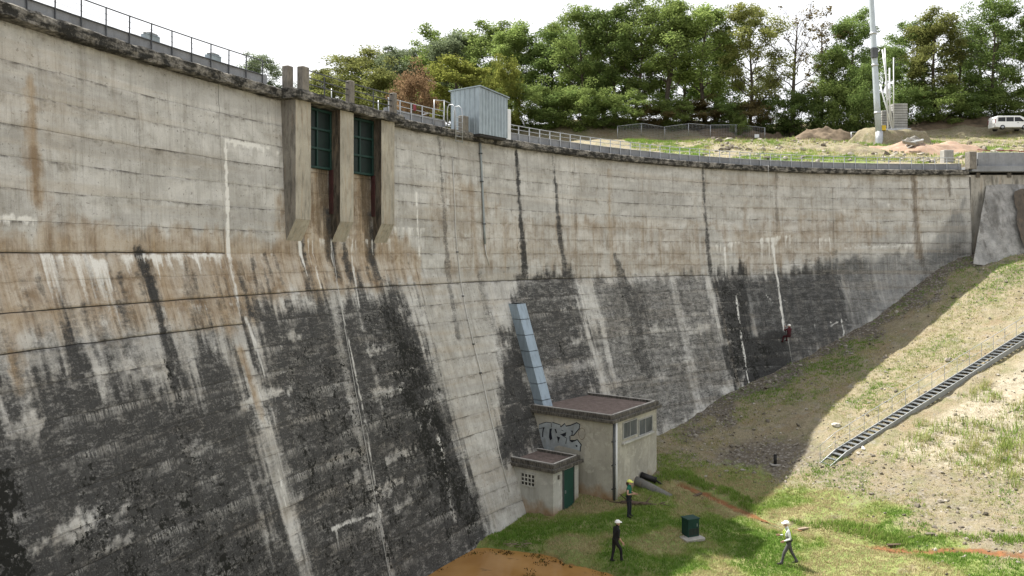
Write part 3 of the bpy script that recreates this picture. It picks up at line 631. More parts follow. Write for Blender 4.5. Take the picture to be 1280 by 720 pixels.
def ground_h(X, Y, rough=True):
    X = np.asarray(X, float); Y = np.asarray(Y, float)
    dn = tps(np.clip(X, -16, 56), np.clip(Y, -14, 62))
    dn = dn - .85 * smooth(-.9, .5, poly_sd(POND, X, Y)) - .16 * np.exp(-(stream_d(X, Y) / .5) ** 2)
    # upstream: drained reservoir to the left, right bank climbing away to the wood
    bank = 20.0 + .19 * np.clip(Y - 63, 0, 50) + 3.6 * smooth(112, 121, Y + 2 * np.sin(X * .11)) + .03 * np.clip(Y - 121, 0, 400)
    res = 15.5 + 13 * smooth(70, 112, Y + .12 * X) + .06 * np.clip(Y - 112, 0, 120) + 4 * smooth(112, 120, Y)
    k = smooth(2, 24, X - .1 * (Y - 62)); up = res * (1 - k) + bank * k
    up = np.where(Y < 62, np.minimum(up, 15.5 + 0 * Y) * 1., up)
    th = np.arctan2(Y - CY, X - CX); th = np.where(th < -np.pi / 2, th + 2 * np.pi, th); s = (np.pi - th) * R0; rho = np.hypot(X - CX, Y - CY)
    inside = rcrest(np.clip(s, -12, 82)) + 1.4
    beyond = (rho > inside) & (Y > CY) & (X < AB.x)
    beyond |= (X >= AB.x) & (Y > ey + 2.)
    beyond |= (X < -18) & (Y > 11)
    z = np.where(beyond, up, dn)
    if rough:
        near = smooth(130, 60, np.hypot(X, Y))
        z = z + near * ((fbm(X * .55, Y * .55, 90, 4) - .5) * .42 + (fbm(X * 2.3, Y * 2.3, 94, 3) - .5) * .14) * smooth(.0, .35, np.abs(z - WATER_Z) + .12) + (1 - near) * (fbm(X * .09, Y * .09, 97, 4) - .5) * 2.2 * smooth(64, 80, Y)
        z = z + np.where(beyond & (Y < 116), (fbm(X * .22, Y * .22, 99, 4) - .5) * 1.1 * smooth(64, 70, Y), 0)
    return z
def gz(x, y): return float(ground_h(np.array([x]), np.array([y]))[0])
gx = np.concatenate([-np.geomspace(3000, 24, 26), np.arange(-20, -4, .6), np.arange(-4, 40, .22), np.arange(40, 62, .5), np.arange(62, 110, 1.5), np.geomspace(112, 3000, 24)])
gy = np.concatenate([-np.geomspace(2000, 22, 16), np.arange(-20, 26, 1.2), np.arange(26.2, 64, .22), np.arange(64.3, 126, .9), np.geomspace(128, 4000, 26)])
GX, GY = np.meshgrid(gx, gy, indexing='ij'); GZH = ground_h(GX, GY)
# ground cover masks: R grass, G rubble, B pale dry soil, A orange mud
def floor_mask(X, Y, Z):
    sd = stream_d(X, Y)
    # which side of the stream: valley floor is towards the dam / camera
    hill = smooth(.45, 1.3, (fbm(X * .4, Y * .4, 128, 3) - .5) * 1.2 + tps(np.clip(X, -16, 56), np.clip(Y, -14, 62)))
    grass = np.clip((1 - hill) * 1.0, 0, 1) * smooth(.3, -.1, fbm(X * .5, Y * .5, 120, 3) - .72)
    ths = np.arctan2(Y - CY, X - CX); ss_ = (np.pi - ths) * R0; rho = np.hypot(X - CX, Y - CY)
    dw = rcrest(np.clip(ss_, -12, 82)) - batter(np.clip(Z, -2, 19), ss_) - rho            # metres in front of the face
    rub = smooth(3.4, .4, dw + (fbm(X * .8, Y * .8, 122, 3) - .5) * 5) * smooth(8, 13, X) + 1.3 * np.exp(-(((X - 13.8) / 2.2) ** 2 + ((Y - 45.5) / 2.4) ** 2)) + .45 * smooth(1.1, .4, np.abs(tps(np.clip(X, -16, 56), np.clip(Y, -14, 62)) - 1.5) - .1) * smooth(14, 17, X)
    pale = smooth(1.6, 3.0, tps(np.clip(X, -16, 56), np.clip(Y, -14, 62))) * smooth(1.0, -1.5, (Y - 43) - .46 * (X - 16.9) + 1.5)
    mud = .9 * np.exp(-(sd / .42) ** 2) * smooth(31, 22, X) * smooth(.38, .6, fbm(X * .3, Y * .3, 126, 2)) + smooth(-.7, .1, poly_sd(POND, X, Y))
    up = smooth(62, 66, Y) * smooth(17, 19, Z)
    grass = grass * (1 - up) + up * (.8 * smooth(.42, .56, fbm(X * .16, Y * .16, 130, 3)) * smooth(108, 80, Y) + smooth(118, 124, Y) * .8)
    pale = np.clip(pale * (1 - up) + up * .36 * smooth(112, 105, Y), 0, 1); rub = np.clip(rub * (1 - up), 0, 1)
    pinkness = up * smooth(62, 78, X - .35 * (Y - 62) + 36) * 0
    return grass, rub, pale, np.clip(mud * (1 - up) + pinkness, 0, 1)
g_, r_, p_, m_ = floor_mask(GX, GY, GZH)
def ground_material():
    t = NT('ground_cover'); A = t.n('Attribute', _attribute_name='cover'); s = t.n('SeparateColor', Color=A.outputs['Color']); c = t.coord('Object')
    n1 = t.noise(c, .55, 5, .6); n2 = t.noise(c, 2.6, 5, .65); n3 = t.noise(c, 11, 5, .7); n4 = t.noise(c, 40, 3, .6)
    straw = t.mix(t.rng(n2, .35, .65), (.185, .155, .098), (.28, .24, .16))
    straw = t.mix(t.rng(n1, .52, .66, 0, .6), straw, (.20, .14, .08))
    straw = t.mix(t.rng(n3, .48, .64, 0, .65), straw, (.10, .10, .045)); straw = t.mix(t.rng(t.noise(c, .9, 5, .7), .5, .62, 0, .6), straw, (.12, .13, .05)); straw = t.mix(t.rng(t.noise(c, 1.7, 5, .7, .4), .56, .66, 0, .7), straw, (.22, .205, .18))
    pale = t.mix(t.rng(n2, .38, .62), (.24, .207, .148), (.36, .325, .25)); pale = t.mix(t.rng(n3, .55, .72, 0, .55), pale, (.13, .11, .07))
    sp = t.noise(c, 24, 3, .6); sp2 = t.noise(c, 7, 5, .75, .5)
    straw = t.mix(t.rng(sp, .57, .66, 0, .8), straw, (.34, .315, .27)); straw = t.mix(t.rng(sp, .43, .35, 0, .75), straw, (.075, .062, .045)); straw = t.mix(t.rng(sp2, .54, .64, 0, .55), straw, (.115, .098, .065))
    pale = t.mix(t.rng(sp, .57, .66, 0, .7), pale, (.48, .45, .38)); pale = t.mix(t.rng(sp2, .54, .63, 0, .6), pale, (.17, .145, .095)); pale = t.mix(t.rng(sp, .43, .35, 0, .6), pale, (.12, .10, .07))
    k = t.mix(t.rng(t.math('ADD', s.outputs[2], t.math('MULTIPLY', t.math('SUBTRACT', n1, .5), 1.2)), .35, .75), straw, pale)
    vor = t.n('TexVoronoi', Vector=c, Scale=5.5); vr = t.n('SeparateColor', Color=vor.outputs['Color'])
    rub = t.mix(vr.outputs[0], (.12, .108, .092), (.25, .232, .205)); rub = t.mix(t.rng(vor.outputs['Distance'], .25, .6), rub, (.10, .085, .066))
    k = t.mix(t.rng(t.math('ADD', s.outputs[1], t.math('MULTIPLY', t.math('SUBTRACT', n2, .5), 1.3)), .35, .8), k, rub)
    grn = t.mix(t.rng(n2, .36, .64), (.115, .155, .042), (.20, .23, .08)); grn = t.mix(t.rng(n1, .5, .66, 0, .75), grn, (.28, .24, .13)); grn = t.mix(t.rng(n3, .55, .7, 0, .5), grn, (.06, .075, .02))
    k = t.mix(t.rng(t.math('ADD', s.outputs[0], t.math('MULTIPLY', t.math('SUBTRACT', n2, .5), 1.1)), .3, .7), k, grn)
    mud = t.mix(t.rng(n2, .35, .65), (.10, .047, .02), (.22, .10, .042))
    k = t.mix(t.rng(t.math('ADD', A.outputs['Alpha'], t.math('MULTIPLY', t.math('SUBTRACT', n2, .5), .9)), .45, .8), k, mud)
    t.bump(t.math('ADD', t.math('MULTIPLY', n3, 1.), t.math('MULTIPLY', n4, .4)), .8, .06)
    return t.set(Base__Color=k, Roughness=.95)
M_GROUND = ground_material()
ni, nj = GX.shape; idx = np.arange(ni * nj).reshape(ni, nj)
Fq = np.stack([idx[:-1, :-1], idx[1:, :-1], idx[1:, 1:], idx[:-1, 1:]], -1).reshape(-1, 4)
ground = fast_mesh('ground', np.stack([GX, GY, GZH], -1).reshape(-1, 3), Fq, M_GROUND, None, True, {'cover': ('FLOAT_COLOR', np.stack([g_, r_, p_, m_], -1).reshape(-1, 4))})
structure(ground)
# muddy pond at the toe
t = NT('muddy_water'); c = t.coord('Object'); n1 = t.noise(c, .5, 4); n2 = t.noise(t.vmul(c, (1, 3, 1)), 1.1, 5, .6)
k = t.mix(t.rng(n1, .35, .65), (.26, .135, .042), (.33, .185, .065)); k = t.mix(t.rng(n2, .62, .72, 0, .8), k, (.05, .028, .010))
nb = t.noise(c, 3.5, 2); t.bump(nb, .04, .02)
M_WATER = t.set(Base__Color=k, Roughness=.07)
pts = [(p[0], p[1]) for p in POND]; cx_ = sum(p[0] for p in pts) / len(pts); cy_ = sum(p[1] for p in pts) / len(pts)
grow = [(cx_ + (x - cx_) * 1.12, cy_ + (y - cy_) * 1.12, WATER_Z) for x, y in pts]
structure(MB().add([(cx_, cy_, WATER_Z)] + grow, [(0, i + 1, (i + 1) % len(grow) + 1) for i in range(len(grow))]).build('pond_water', M_WATER))
# trickle of rust-coloured water in the ditch
t = NT('rusty_trickle'); c = t.coord('Object'); k = t.mix(t.rng(t.noise(c, 2., 4), .35, .65), (.14, .065, .028), (.22, .115, .055)); M_TRK = t.set(Base__Color=k, Roughness=.35)
vs = []; fs = []; sp = [Vector((a, b, 0)) for a, b in STREAM]; n = 60; tot = len(sp) - 1
for i in range(n + 1):
    u = i / n * tot; k_ = min(int(u), tot - 1); p = sp[k_].lerp(sp[k_ + 1], u - k_); d = (sp[k_ + 1] - sp[k_]).normalized(); q = Vector((-d.y, d.x, 0)); w = max(.02, .12 + .2 * math.sin(i * .37 + 1.2) + .06 * math.sin(i * 1.7))
    z = float(ground_h(np.array([p.x]), np.array([p.y]), False)[0]) + .0
    for e in (-1, 1): vs.append((p.x + q.x * w * e, p.y + q.y * w * e, z + .03))
    if i < n and .06 < i / n < .5 or .62 < i / n < .72: fs.append((2 * i, 2 * i + 1, 2 * i + 3, 2 * i + 2))
structure(MB().add(vs, fs).build('stream', M_TRK))
# ================================================================ ON THE CREST
def cp(s, o, z): v = wp(s, Z_TOP, o); return Vector((v.x, v.y, z))
def curve_pts(s0, s1, o, z, step=.45):
    n = max(2, int((s1 - s0) / step)); return [cp(s0 + (s1 - s0) * i / n, o, z) for i in range(n + 1)]
_post_me = {}
def railing(name, label, s0, s1, o, zb, zt, spacing, rails, mat, pr=.022, group=None, wires=()):
    root = thing(name, label, 'railing', tuple(cp((s0 + s1) / 2, o, zb)), group)
    key = (round(zt - zb, 3), pr, mat.name)
    if key not in _post_me:
        h = zt - zb; t_ = MB().box((0, 0, h / 2), (pr * 2, pr * 1.6, h), bev=.004).box((0, 0, .01), (.12, .1, .02)); me = bpy.data.meshes.new('post'); me.from_pydata(t_.v, [], t_.f); me.materials.append(mat); _post_me[key] = me
    n = max(1, round((s1 - s0) / spacing))
    for i in range(n + 1):
        s = s0 + (s1 - s0) * i / n; p = cp(s, o, zb) - root.location; q = nrm(s)
        link('post', _post_me[key], root, p, (random.uniform(-.012, .012), random.uniform(-.012, .012), math.atan2(q.y, q.x)))
    for zz, rr in rails: MB().tube(curve_pts(s0, s1, o, zb + zz), rr, 7).build('rail', mat, root, True)
    for zz in wires: MB().tube(curve_pts(s0, s1, o, zb + zz, .9), .006, 4).build('wire', mat, root, True)
    return root
railing('railing', 'thin dark steel railing with wires on the crest left of the gates', -5.4, 20.7, -.2, 19.58, 20.66, .9, [(1.06, .022), (.5, .022)], M_DSTEEL, .02, wires=(.68, .86))
railing('railing', 'short pale steel railing between the gate bridge and the metal shed', 28.8, 33.0, -.2, 19.58, 20.6, .9, [(1.0, .022), (.72, .018), (.46, .018)], M_STEEL, .025)
railing('railing', 'long pale steel railing curving along the crest to the right abutment', 38.4, S_END - .7, -.2, 19.58, 20.6, .91, [(1.0, .024), (.76, .018), (.52, .018)], M_STEEL, .026)
railing('railing', 'low steel railing along the far upstream edge behind the shed', 29, 50, -4.0, 19.98, 20.75, 1.8, [(.75, .02), (.4, .016)], M_STEEL, .02)
gr = thing('gate_bridge_railing', 'three dark bars between squat concrete posts above the green gates', 'railing', tuple(cp(25, PB - .1, 19.6)))
for s, w in [(21.62, .34), (21.98, .40), (24.98, .28), (28.02, .22)]:
    q = nrm(s); ax = (tng(s), q, Vector((0, 0, 1))); o = PB - .02 if s > 21.7 else PB - .5
    MB().box(cp(s, o, 20.08), (w, .32, 1.0), ax, bev=.03).build('concrete_post', M_POST, gr)
for zz in (20.5, 20.2, 19.95): MB().tube(curve_pts(21.9, 28., PB - .02, zz), .026, 7).build('rail', M_DSTEEL, gr, True)
for s in (23.3, 26.6): MB().box(cp(s, PB - .02, 20.0), (.05, .05, .85)).build('rail_support', M_DSTEEL, gr)
# mast-foot housings clamped on the crest kerb, left part
M_BOXG = simple('grey_painted_box', (.25, .30, .33), .5, .2, .15, 6, .05)
for i, (px, py) in enumerate([(190, 62), (268, 84)]):
    s, z = on_wall(px, py + 12, -.3); b = thing('junction_box', ['grey cable box on the crest kerb, the one nearer the photo edge', 'grey cable box on the crest kerb, the one nearer the gates'][i], 'box', tuple(cp(s, -.36, 20.07)), 'cable boxes on the kerb')
    ax = (tng(s), nrm(s), Vector((0, 0, 1))); MB().box(cp(s, -.36, 20.20), (.62, .26, .26), ax, bev=.04).build('housing', M_BOXG, b); MB().tube([cp(s - .35, -.3, 20.3), cp(s - .1, -.28, 20.36), cp(s + .2, -.28, 20.34)], .035, 7).build('conduit', M_STEEL, b, True)
# metal-clad shed
M_CLAD = simple('blue_grey_cladding', (.28, .33, .36), .42, .35, .1, 3, .03, (.13, .15, .16), .5)
M_CLADD = simple('dark_shed_floor', (.035, .033, .03), .8)
M_WHITE = simple('white_panel', (.66, .68, .70), .5, 0, .06, 3, .02, (.35, .35, .34), .3)
sh = thing('metal_shed', 'blue-grey ribbed metal shed overhanging the crest with sloping roof', 'shed', tuple(cp(36, 0, 19.55)))
S0, S1 = 34.72, 37.08; T_ = (cp(S1, .9, 0) - cp(S0, .9, 0)).normalized(); Nn = Vector((T_.y, -T_.x, 0)); Fc = cp(S0, .9, 0); W_ = (cp(S1, .9, 0) - cp(S0, .9, 0)).length; DP = 2.15
def ribbed(p0, d, L, z0, ztop, nrm_, ribs, name):
    """ribbed sheet from p0 along d, ztop(u) gives the top"""
    v = []; prof = []
    pitch = L / ribs
    for i in range(ribs):
        for a_, o_ in ((0, 0), (.80, 0), (.86, .035), (.94, .035)): prof.append(((i + a_) * pitch, o_))
    prof.append((L, 0)); mb = MB()
    for a_, o_ in prof: p = p0 + d * a_ + nrm_ * o_; v += [(p.x, p.y, z0), (p.x, p.y, ztop(a_ / L))]
    for a_, o_ in reversed(prof): p = p0 + d * a_ + nrm_ * (-.05); v += [(p.x, p.y, z0), (p.x, p.y, ztop(a_ / L))]
    n = len(prof) * 2; mb.add(v, [(2 * i, 2 * ((i + 1) % n), 2 * ((i + 1) % n) + 1, 2 * i + 1) for i in range(n)])
    return mb.build(name, M_CLAD, sh)
zb0, zA, zB = 19.50, 22.02, 21.75
ribbed(Fc, T_, W_, zb0, lambda u: zA + (zB - zA) * u, Nn, 9, 'front_cladding')
ribbed(Fc - Nn * DP, Nn, DP - .002, zb0, lambda u: zA, -T_, 6, 'side_cladding')
ribbed(Fc + T_ * W_ - Nn * DP, Nn, DP - .002, zb0, lambda u: zB, T_, 6, 'side_cladding')
ribbed(Fc - Nn * DP, T_, W_, zb0, lambda u: zA + (zB - zA) * u, -Nn, 9, 'back_cladding')
q0 = [Fc + T_ * a + Nn * b for a, b in ((-.08, .1), (W_ + .1, .1), (W_ + .1, -DP - .1), (-.08, -DP - .1))]; zr = (zA + .0, zB, zB, zA)
MB().prism([Vector((p.x, p.y, z + .01)) for p, z in zip(q0, zr)], (0, 0, .05)).build('roof', M_CLAD, sh)
MB().prism([Vector((p.x, p.y, 19.38)) for p in [Fc + T_ * .04 + Nn * -.04, Fc + T_ * (W_ - .04) + Nn * -.04, Fc + T_ * (W_ - .04) - Nn * (DP - .04), Fc + T_ * .04 - Nn * (DP - .04)]], (0, 0, .14)).build('floor_frame', M_CLADD, sh)
wpn = thing('white_panel_box', 'plain white box standing against the right side of the metal shed', 'cabinet', tuple(cp(37.6, 0, 19.6)))
ax = (tng(37.6), nrm(37.6), Vector((0, 0, 1))); MB().box(cp(37.62, -.05, 20.42), (.72, .9, 1.75), ax, bev=.015).build('cabinet_body', M_WHITE, wpn); MB().box(cp(38.04, -.3, 20.35), (.06, .5, 1.4), ax).build('side_flange', M_STEEL, wpn)
cpst = tag(MB().box(cp(34.25, .12, 20.0), (.5, .35, .9), (tng(34.2), nrm(34.2), Vector((0, 0, 1))), bev=.03).build('concrete_pillar', M_POST), 'short weathered concrete pillar beside the left side of the metal shed', 'pillar')
# access ladder hoops at the shed
ld = thing('access_ladder', 'pale tubular ladder hoops reaching over the cornice beside the shed', 'ladder', tuple(cp(33.4, .3, 19.6)))
for ds in (0, .55):
    MB().tube([cp(33.2 + ds, .48, 18.9), cp(33.2 + ds, .48, 20.4), cp(33.2 + ds, .42, 20.75), cp(33.2 + ds, .25, 20.9), cp(33.2 + ds, .0, 20.9), cp(33.2 + ds, -.1, 20.7), cp(33.2 + ds, -.1, 19.6)], .028, 7).build('stile', M_STEEL, ld, True)
for k in range(6): MB().tube([cp(33.2, .48, 18.98 + k * .25), cp(33.75, .48, 18.98 + k * .25)], .016, 6).build('rung', M_STEEL, ld, True)
for s, zt in ((32.2, 21.05), (33.0, 21.15)): MB().tube([cp(s, -.15, 19.6), cp(s, -.15, zt)], .025, 7).build('pole', M_STEEL, ld, True)
MB().tube([cp(32.2, -.15, 21.03), cp(33.0, -.15, 21.12), cp(33.9, -.2, 21.0)], .02, 6).build('guard_bar', M_STEEL, ld, True)
# scaffold bits and a red rag on the bridge approach
sc = thing('scaffold_frame', 'small heap of pale scaffold tubes behind the railing left of the shed', 'scaffold', tuple(cp(31, -1.2, 19.6)))
for i in range(5):
    a = cp(29.2 + random.uniform(0, 3.6), -1.3 + random.uniform(-.6, .4), 19.6 + random.uniform(.1, .9)); b = a + Vector((random.uniform(-.9, .9), random.uniform(-.5, .9), random.uniform(-.3, .6))); MB().tube([a, b], .024, 6).build('scaffold_tube', M_STEEL, sc, True)
for s in (26.4, 29.6): MB().tube([cp(s, -1.6, 19.6), cp(s, -1.6, 20.75)], .024, 6).build('upright', M_STEEL, sc, True)
M_RAG = simple('red_cloth', (.2, .045, .06), .9, 0, .2, 6, .3)
v = [cp(30.6 + .07 * i, -.17 + .04 * math.sin(i * 2.1), 20.55 - .06 * j + .02 * math.sin(i * 3 + j)) for j in range(6) for i in range(4)]
tag(MB().add(v, [(j * 4 + i, j * 4 + i + 1, j * 4 + i + 5, j * 4 + i + 4) for j in range(5) for i in range(3)]).build('red_jacket', M_RAG, None, True), 'small red garment hung over the pale railing near the shed', 'clothing').modifiers.new('thick', 'SOLIDIFY').thickness = .02
# ---------------------------------------------------------------- pipes and cables down the face
def wall_path(pts, out): return [wp(*on_wall(*p), out=out) for p in pts]
M_PIPE = simple('grey_pipe', (.27, .30, .31), .5, .2, .15, 4, .05)
M_CABLE = simple('pale_cable', (.52, .52, .50), .6, 0, .1, 6, 0)
dp = thing('drain_pipe', 'grey drain pipe running down the face below the metal shed', 'pipe', tuple(wp(*on_wall(601, 180))))
MB().tube(wall_path([(599, 178), (600, 200), (602, 240), (604, 285), (605, 305)], .08), .06, 8).build('tube', M_PIPE, dp, True)
MB().tube(wall_path([(605, 305), (607, 318), (611, 332)], .06), [.035, .03, .02], 6).build('broken_end', M_CABLE, dp, True)
for p in [(599.6, 192), (601, 227), (604, 280)]: MB().box(wall_path([p], .08)[0], (.2, .2, .06)).build('clamp', M_DSTEEL, dp)
ca = thing('instrument_cable', 'thin pale cable hanging down the clean strip left of the duct', 'cable', tuple(wp(*on_wall(571, 310))))
MB().tube(wall_path([(565, 197), (567, 240), (569, 290), (571, 315), (574, 345), (581, 385), (590, 425), (601, 468), (611, 515), (622, 560), (636, 615)], .05), .022, 6).build('cable_run', M_CABLE, ca, True)
for p in [(571, 315), (578, 370), (591, 430), (600, 466)]: MB().box(wall_path([p], .04)[0], (.14, .1, .06)).build('clip', M_DSTEEL, ca)
ca2 = thing('measuring_line', 'long thin white line hanging below the gates over the black-stained face', 'cable', tuple(wp(*on_wall(420, 360))))
MB().tube(wall_path([(414, 305), (422, 360), (432, 420), (444, 490), (458, 565), (472, 645), (487, 725), (500, 800)], .03), .010, 5).build('line', M_CABLE, ca2, True)
# ---------------------------------------------------------------- sloping metal duct
M_DUCT = simple('pale_blue_duct', (.28, .35, .42), .45, .25, .08, 2, .02, (.13, .15, .16), .45)
(sa, za), (sb, zb_) = on_wall(643, 379), on_wall(664, 506); sa = sb = (sa + sb) / 2 - .1; zb_ = 4.2
du = thing('metal_duct', 'pale blue boxed metal duct climbing the face from the pump house roof', 'duct', tuple(wp(sb, zb_)))
Tt = tng(sa); nseg = 7
for k in range(nseg):
    u0, u1 = k / nseg, (k + 1) / nseg - .004
    P0, P1 = wp(sa, za + (zb_ - za) * u0), wp(sa, za + (zb_ - za) * u1)
    Nn_ = nrm(sa); q = [P0 - Nn_ * .05, P0 + Nn_ * .62, P1 + Nn_ * .62, P1 - Nn_ * .05]
    sec = MB().prism(q, Tt * .78).build('duct_section', M_DUCT, du); bv = sec.modifiers.new('bevel', 'BEVEL'); bv.width = .012; bv.segments = 1
    e = .005; q2 = [P0 - Nn_ * .02, P0 + Nn_ * (.62 + e), P0.lerp(P1, .04) + Nn_ * (.62 + e), P0.lerp(P1, .04) - Nn_ * .02]
    MB().prism([p - Tt * e for p in q2], Tt * (.78 + 2 * e)).build('flange', M_DUCT, du)
# ---------------------------------------------------------------- pump house and annex
E1 = Vector((-.805, .593, 0)).normalized(); E2 = Vector((-E1.y * -1, -E1.x, 0)); E2 = Vector((.593, .805, 0)).normalized(); UP = Vector((0, 0, 1))
def house_material(name, col):
    t = NT(name); c = t.coord(); big = t.noise(c, .8, 4); fine = t.noise(c, 14, 5, .65); st = t.noise(t.coord('Object', (4, 4, .35)), 1.4, 5, .65)
    k = t.mix(t.rng(big, .36, .64), tuple(x * .8 for x in col), tuple(x * 1.12 for x in col)); k = t.mix(t.rng(st, .52, .74, 0, .4), k, (.18, .165, .13)); k = t.mix(t.rng(t.noise(c, 1.6, 5, .7, .5), .53, .6, 0, .4), k, tuple(x * .62 for x in col)); k = t.mix(t.rng(t.noise(c, 1.9, 5, .7, .4), .55, .6, 0, .5), k, tuple(min(1, x * 1.3) for x in col)); k = t.mix(t.rng(fine, .52, .75, 0, .3), k, tuple(x * .6 for x in col))
    z = t.n('SeparateXYZ', Vector=c).outputs[2]
    low = t.math('ADD', z, t.math('MULTIPLY', t.math('SUBTRACT', t.noise(c, 1.3, 4), .5), 1.6))
    k = t.mix(t.rng(low, .75, .15, 0, .75), k, (.25, .135, .045))          # rust-coloured splash stain near the mud
    k = t.mix(t.rng(t.math('ADD', low, t.math('MULTIPLY', fine, .4)), .35, .1, 0, .6), k, (.06, .055, .04))
    t.bump(fine, .35, .02); return t.set(Base__Color=k, Roughness=.9)
M_REND = house_material('weathered_render', (.385, .372, .325)); M_REND2 = house_material('pale_render', (.45, .45, .42))
M_SLAB = concrete('mossy_roof_slab', (.14, .13, .115), (.02, .02, .018), .85, .15, 2.4, .42, .6)
M_ROOFF = simple('gravel_roof', (.16, .125, .112), .95, 0, .3, 14, .6, (.07, .055, .045), .5)
M_TRIM = simple('pale_roof_trim', (.48, .47, .44), .7, 0, .2, 5, .1, (.2, .19, .17), .5)
M_GLASS = simple('dusty_glass', (.085, .095, .10), .18, 0, .3, 2, .02, (.16, .16, .15), .5)
M_DOOR = simple('green_door_paint', (.014, .055, .042), .55, 0, .15, 3, .05)
def house(name, label, C, L1, L2, zg, zt, mat, over=.22):
    """C = near corner; L1 along E1 (towards the dam), L2 along E2"""
    root = thing(name, label, 'building', (C.x, C.y, zg))
    ax = (E1, E2, UP); c = C + E1 * L1 / 2 + E2 * L2 / 2
    MB().box((c.x, c.y, (zg - .6 + zt) / 2), (L1, L2, zt - zg + .6), ax).build('wall', mat, root)
    rf = MB().box((c.x, c.y, zt + .09), (L1 + 2 * over, L2 + 2 * over, .17), ax, bev=.015).build('roof', M_SLAB, root)
    ring = MB(); w = .2; h = .2; a1, a2 = L1 + 2 * over - .25, L2 + 2 * over - .25
    for sg in (-1, 1):
        MB().box(Vector((c.x, c.y, zt + .175 + h / 2)) + E2 * (sg * (a2 / 2 - w / 2)), (a1, w, h), ax, bev=.012).build('upstand', M_SLAB, rf)
        MB().box(Vector((c.x, c.y, zt + .175 + h / 2)) + E1 * (sg * (a1 / 2 - w / 2)), (w, a2 - 2 * w - .004, h), ax, bev=.012).build('upstand', M_SLAB, rf)
        MB().box(Vector((c.x, c.y, zt + .175 + h + .016)) + E2 * (sg * (a2 / 2 - w + .04)), (a1 - .3, .07, .025), ax).build('trim', M_TRIM, rf)
        MB().box(Vector((c.x, c.y, zt + .175 + h + .016)) + E1 * (sg * (a1 / 2 - w + .04)), (.07, a2 - .5, .025), ax).build('trim', M_TRIM, rf)
    MB().box((c.x, c.y, zt + .2), (a1 - 2 * w + .01, a2 - 2 * w + .01, .1), ax).build('roof_gravel', M_ROOFF, rf)
    return root, c
A_ = Vector((5.05, 40.35, 0)); ZGA, ZTA = .35, 4.45
ph, phc = house('pump_house', 'square rendered pump house with flat roof and graffiti, against the dam foot', A_, 4.9, 5.1, ZGA, ZTA, M_REND)
B_ = Vector((2.03, 39.1, 0)); ZGB, ZTB = -.05, 2.28
an, anc = house('annex_building', 'small rendered annex with green door, built against the left of the pump house', B_, 2.9, 2.35, ZGB, ZTB, M_REND2, .2)
def on_face(P0, d, nn, u, z): return Vector((P0.x, P0.y, z)) + d * u + nn * .0
FN = -E1; LN = -E2                               # outward normals: downstream face, camera-side face
M_WFR = simple('grey_window_frame', (.33, .335, .33), .6, 0, .2, 5, .05)
def window(root, P0, d, nn, u0, u1, z0, z1, nx, ny, fr=.035):
    c = on_face(P0, d, nn, (u0 + u1) / 2, (z0 + z1) / 2) + nn * .01; ax = (d, nn, UP); w, h = u1 - u0, z1 - z0
    pane = MB().box(c, (w - .02, .03, h - .02), ax).build('window', M_GLASS, root)
    for sg in (-1, 1):
        MB().box(c + d * (sg * (w / 2 - fr / 2)) + nn * .025, (fr, .07, h), ax).build('frame', M_WFR, pane); MB().box(c + UP * (sg * (h / 2 - fr / 2)) + nn * .022, (w - 2 * fr - .004, .06, fr), ax).build('frame', M_WFR, pane)
    for i in range(1, nx): MB().box(c + d * (w * (i / nx - .5)) + nn * .02, (.022, .05, h - 2 * fr), ax).build('glazing_bar', M_WFR, pane)
    for i in range(1, ny): MB().box(c + UP * (h * (i / ny - .5)) + nn * .018, (w - 2 * fr, .045, .03), ax).build('glazing_bar', M_WFR, pane)
    return pane
def uface(P0, d, px):                             # distance along a face for a photo column
    k = (px - 640) / FPX; return (k * P0.y - P0.x) / (d.x - k * d.y)
def zface(P0, d, u, py): Y = P0.y + d.y * u; return EYE - (py - HZ) / FPX * Y
for p0, p1, yt, yb in [(778, 795.5, 525.5, 546), (797.5, 814.5, 522, 542)]:
    u0, u1 = uface(A_, E2, p0), uface(A_, E2, p1); um = (u0 + u1) / 2; window(ph, A_, E2, FN, u0, u1, zface(A_, E2, um, yb), zface(A_, E2, um, yt), 2, 1)
u0, u1 = uface(A_, E2, 777), uface(A_, E2, 815.5); um = (u0 + u1) / 2; zs_ = zface(A_, E2, um, 547)
MB().box(on_face(A_, E2, FN, um, zs_ - .0) + FN * .06, (u1 - u0, .16, .09), (E2, FN, UP), bev=.01).build('window_sill', M_REND2, ph)
# corner pipes
MB().tube([on_face(A_, E2, FN, .10, z) + FN * .09 for z in (ZGA + .05, 2, ZTA - .02)], .055, 8).build('downpipe', M_DSTEEL, ph, True)
MB().tube([on_face(A_, E2, FN, .34, z) + FN * .08 for z in (ZGA + .05, 2, ZTA - .02)], .06, 8).build('downpipe', M_WHITE, ph, True)
for z in (1.1, 2.3, 3.5): MB().box(on_face(A_, E2, FN, .22, z) + FN * .04, (.5, .1, .05), (E2, FN, UP)).build('pipe_clamp', M_DSTEEL, ph)
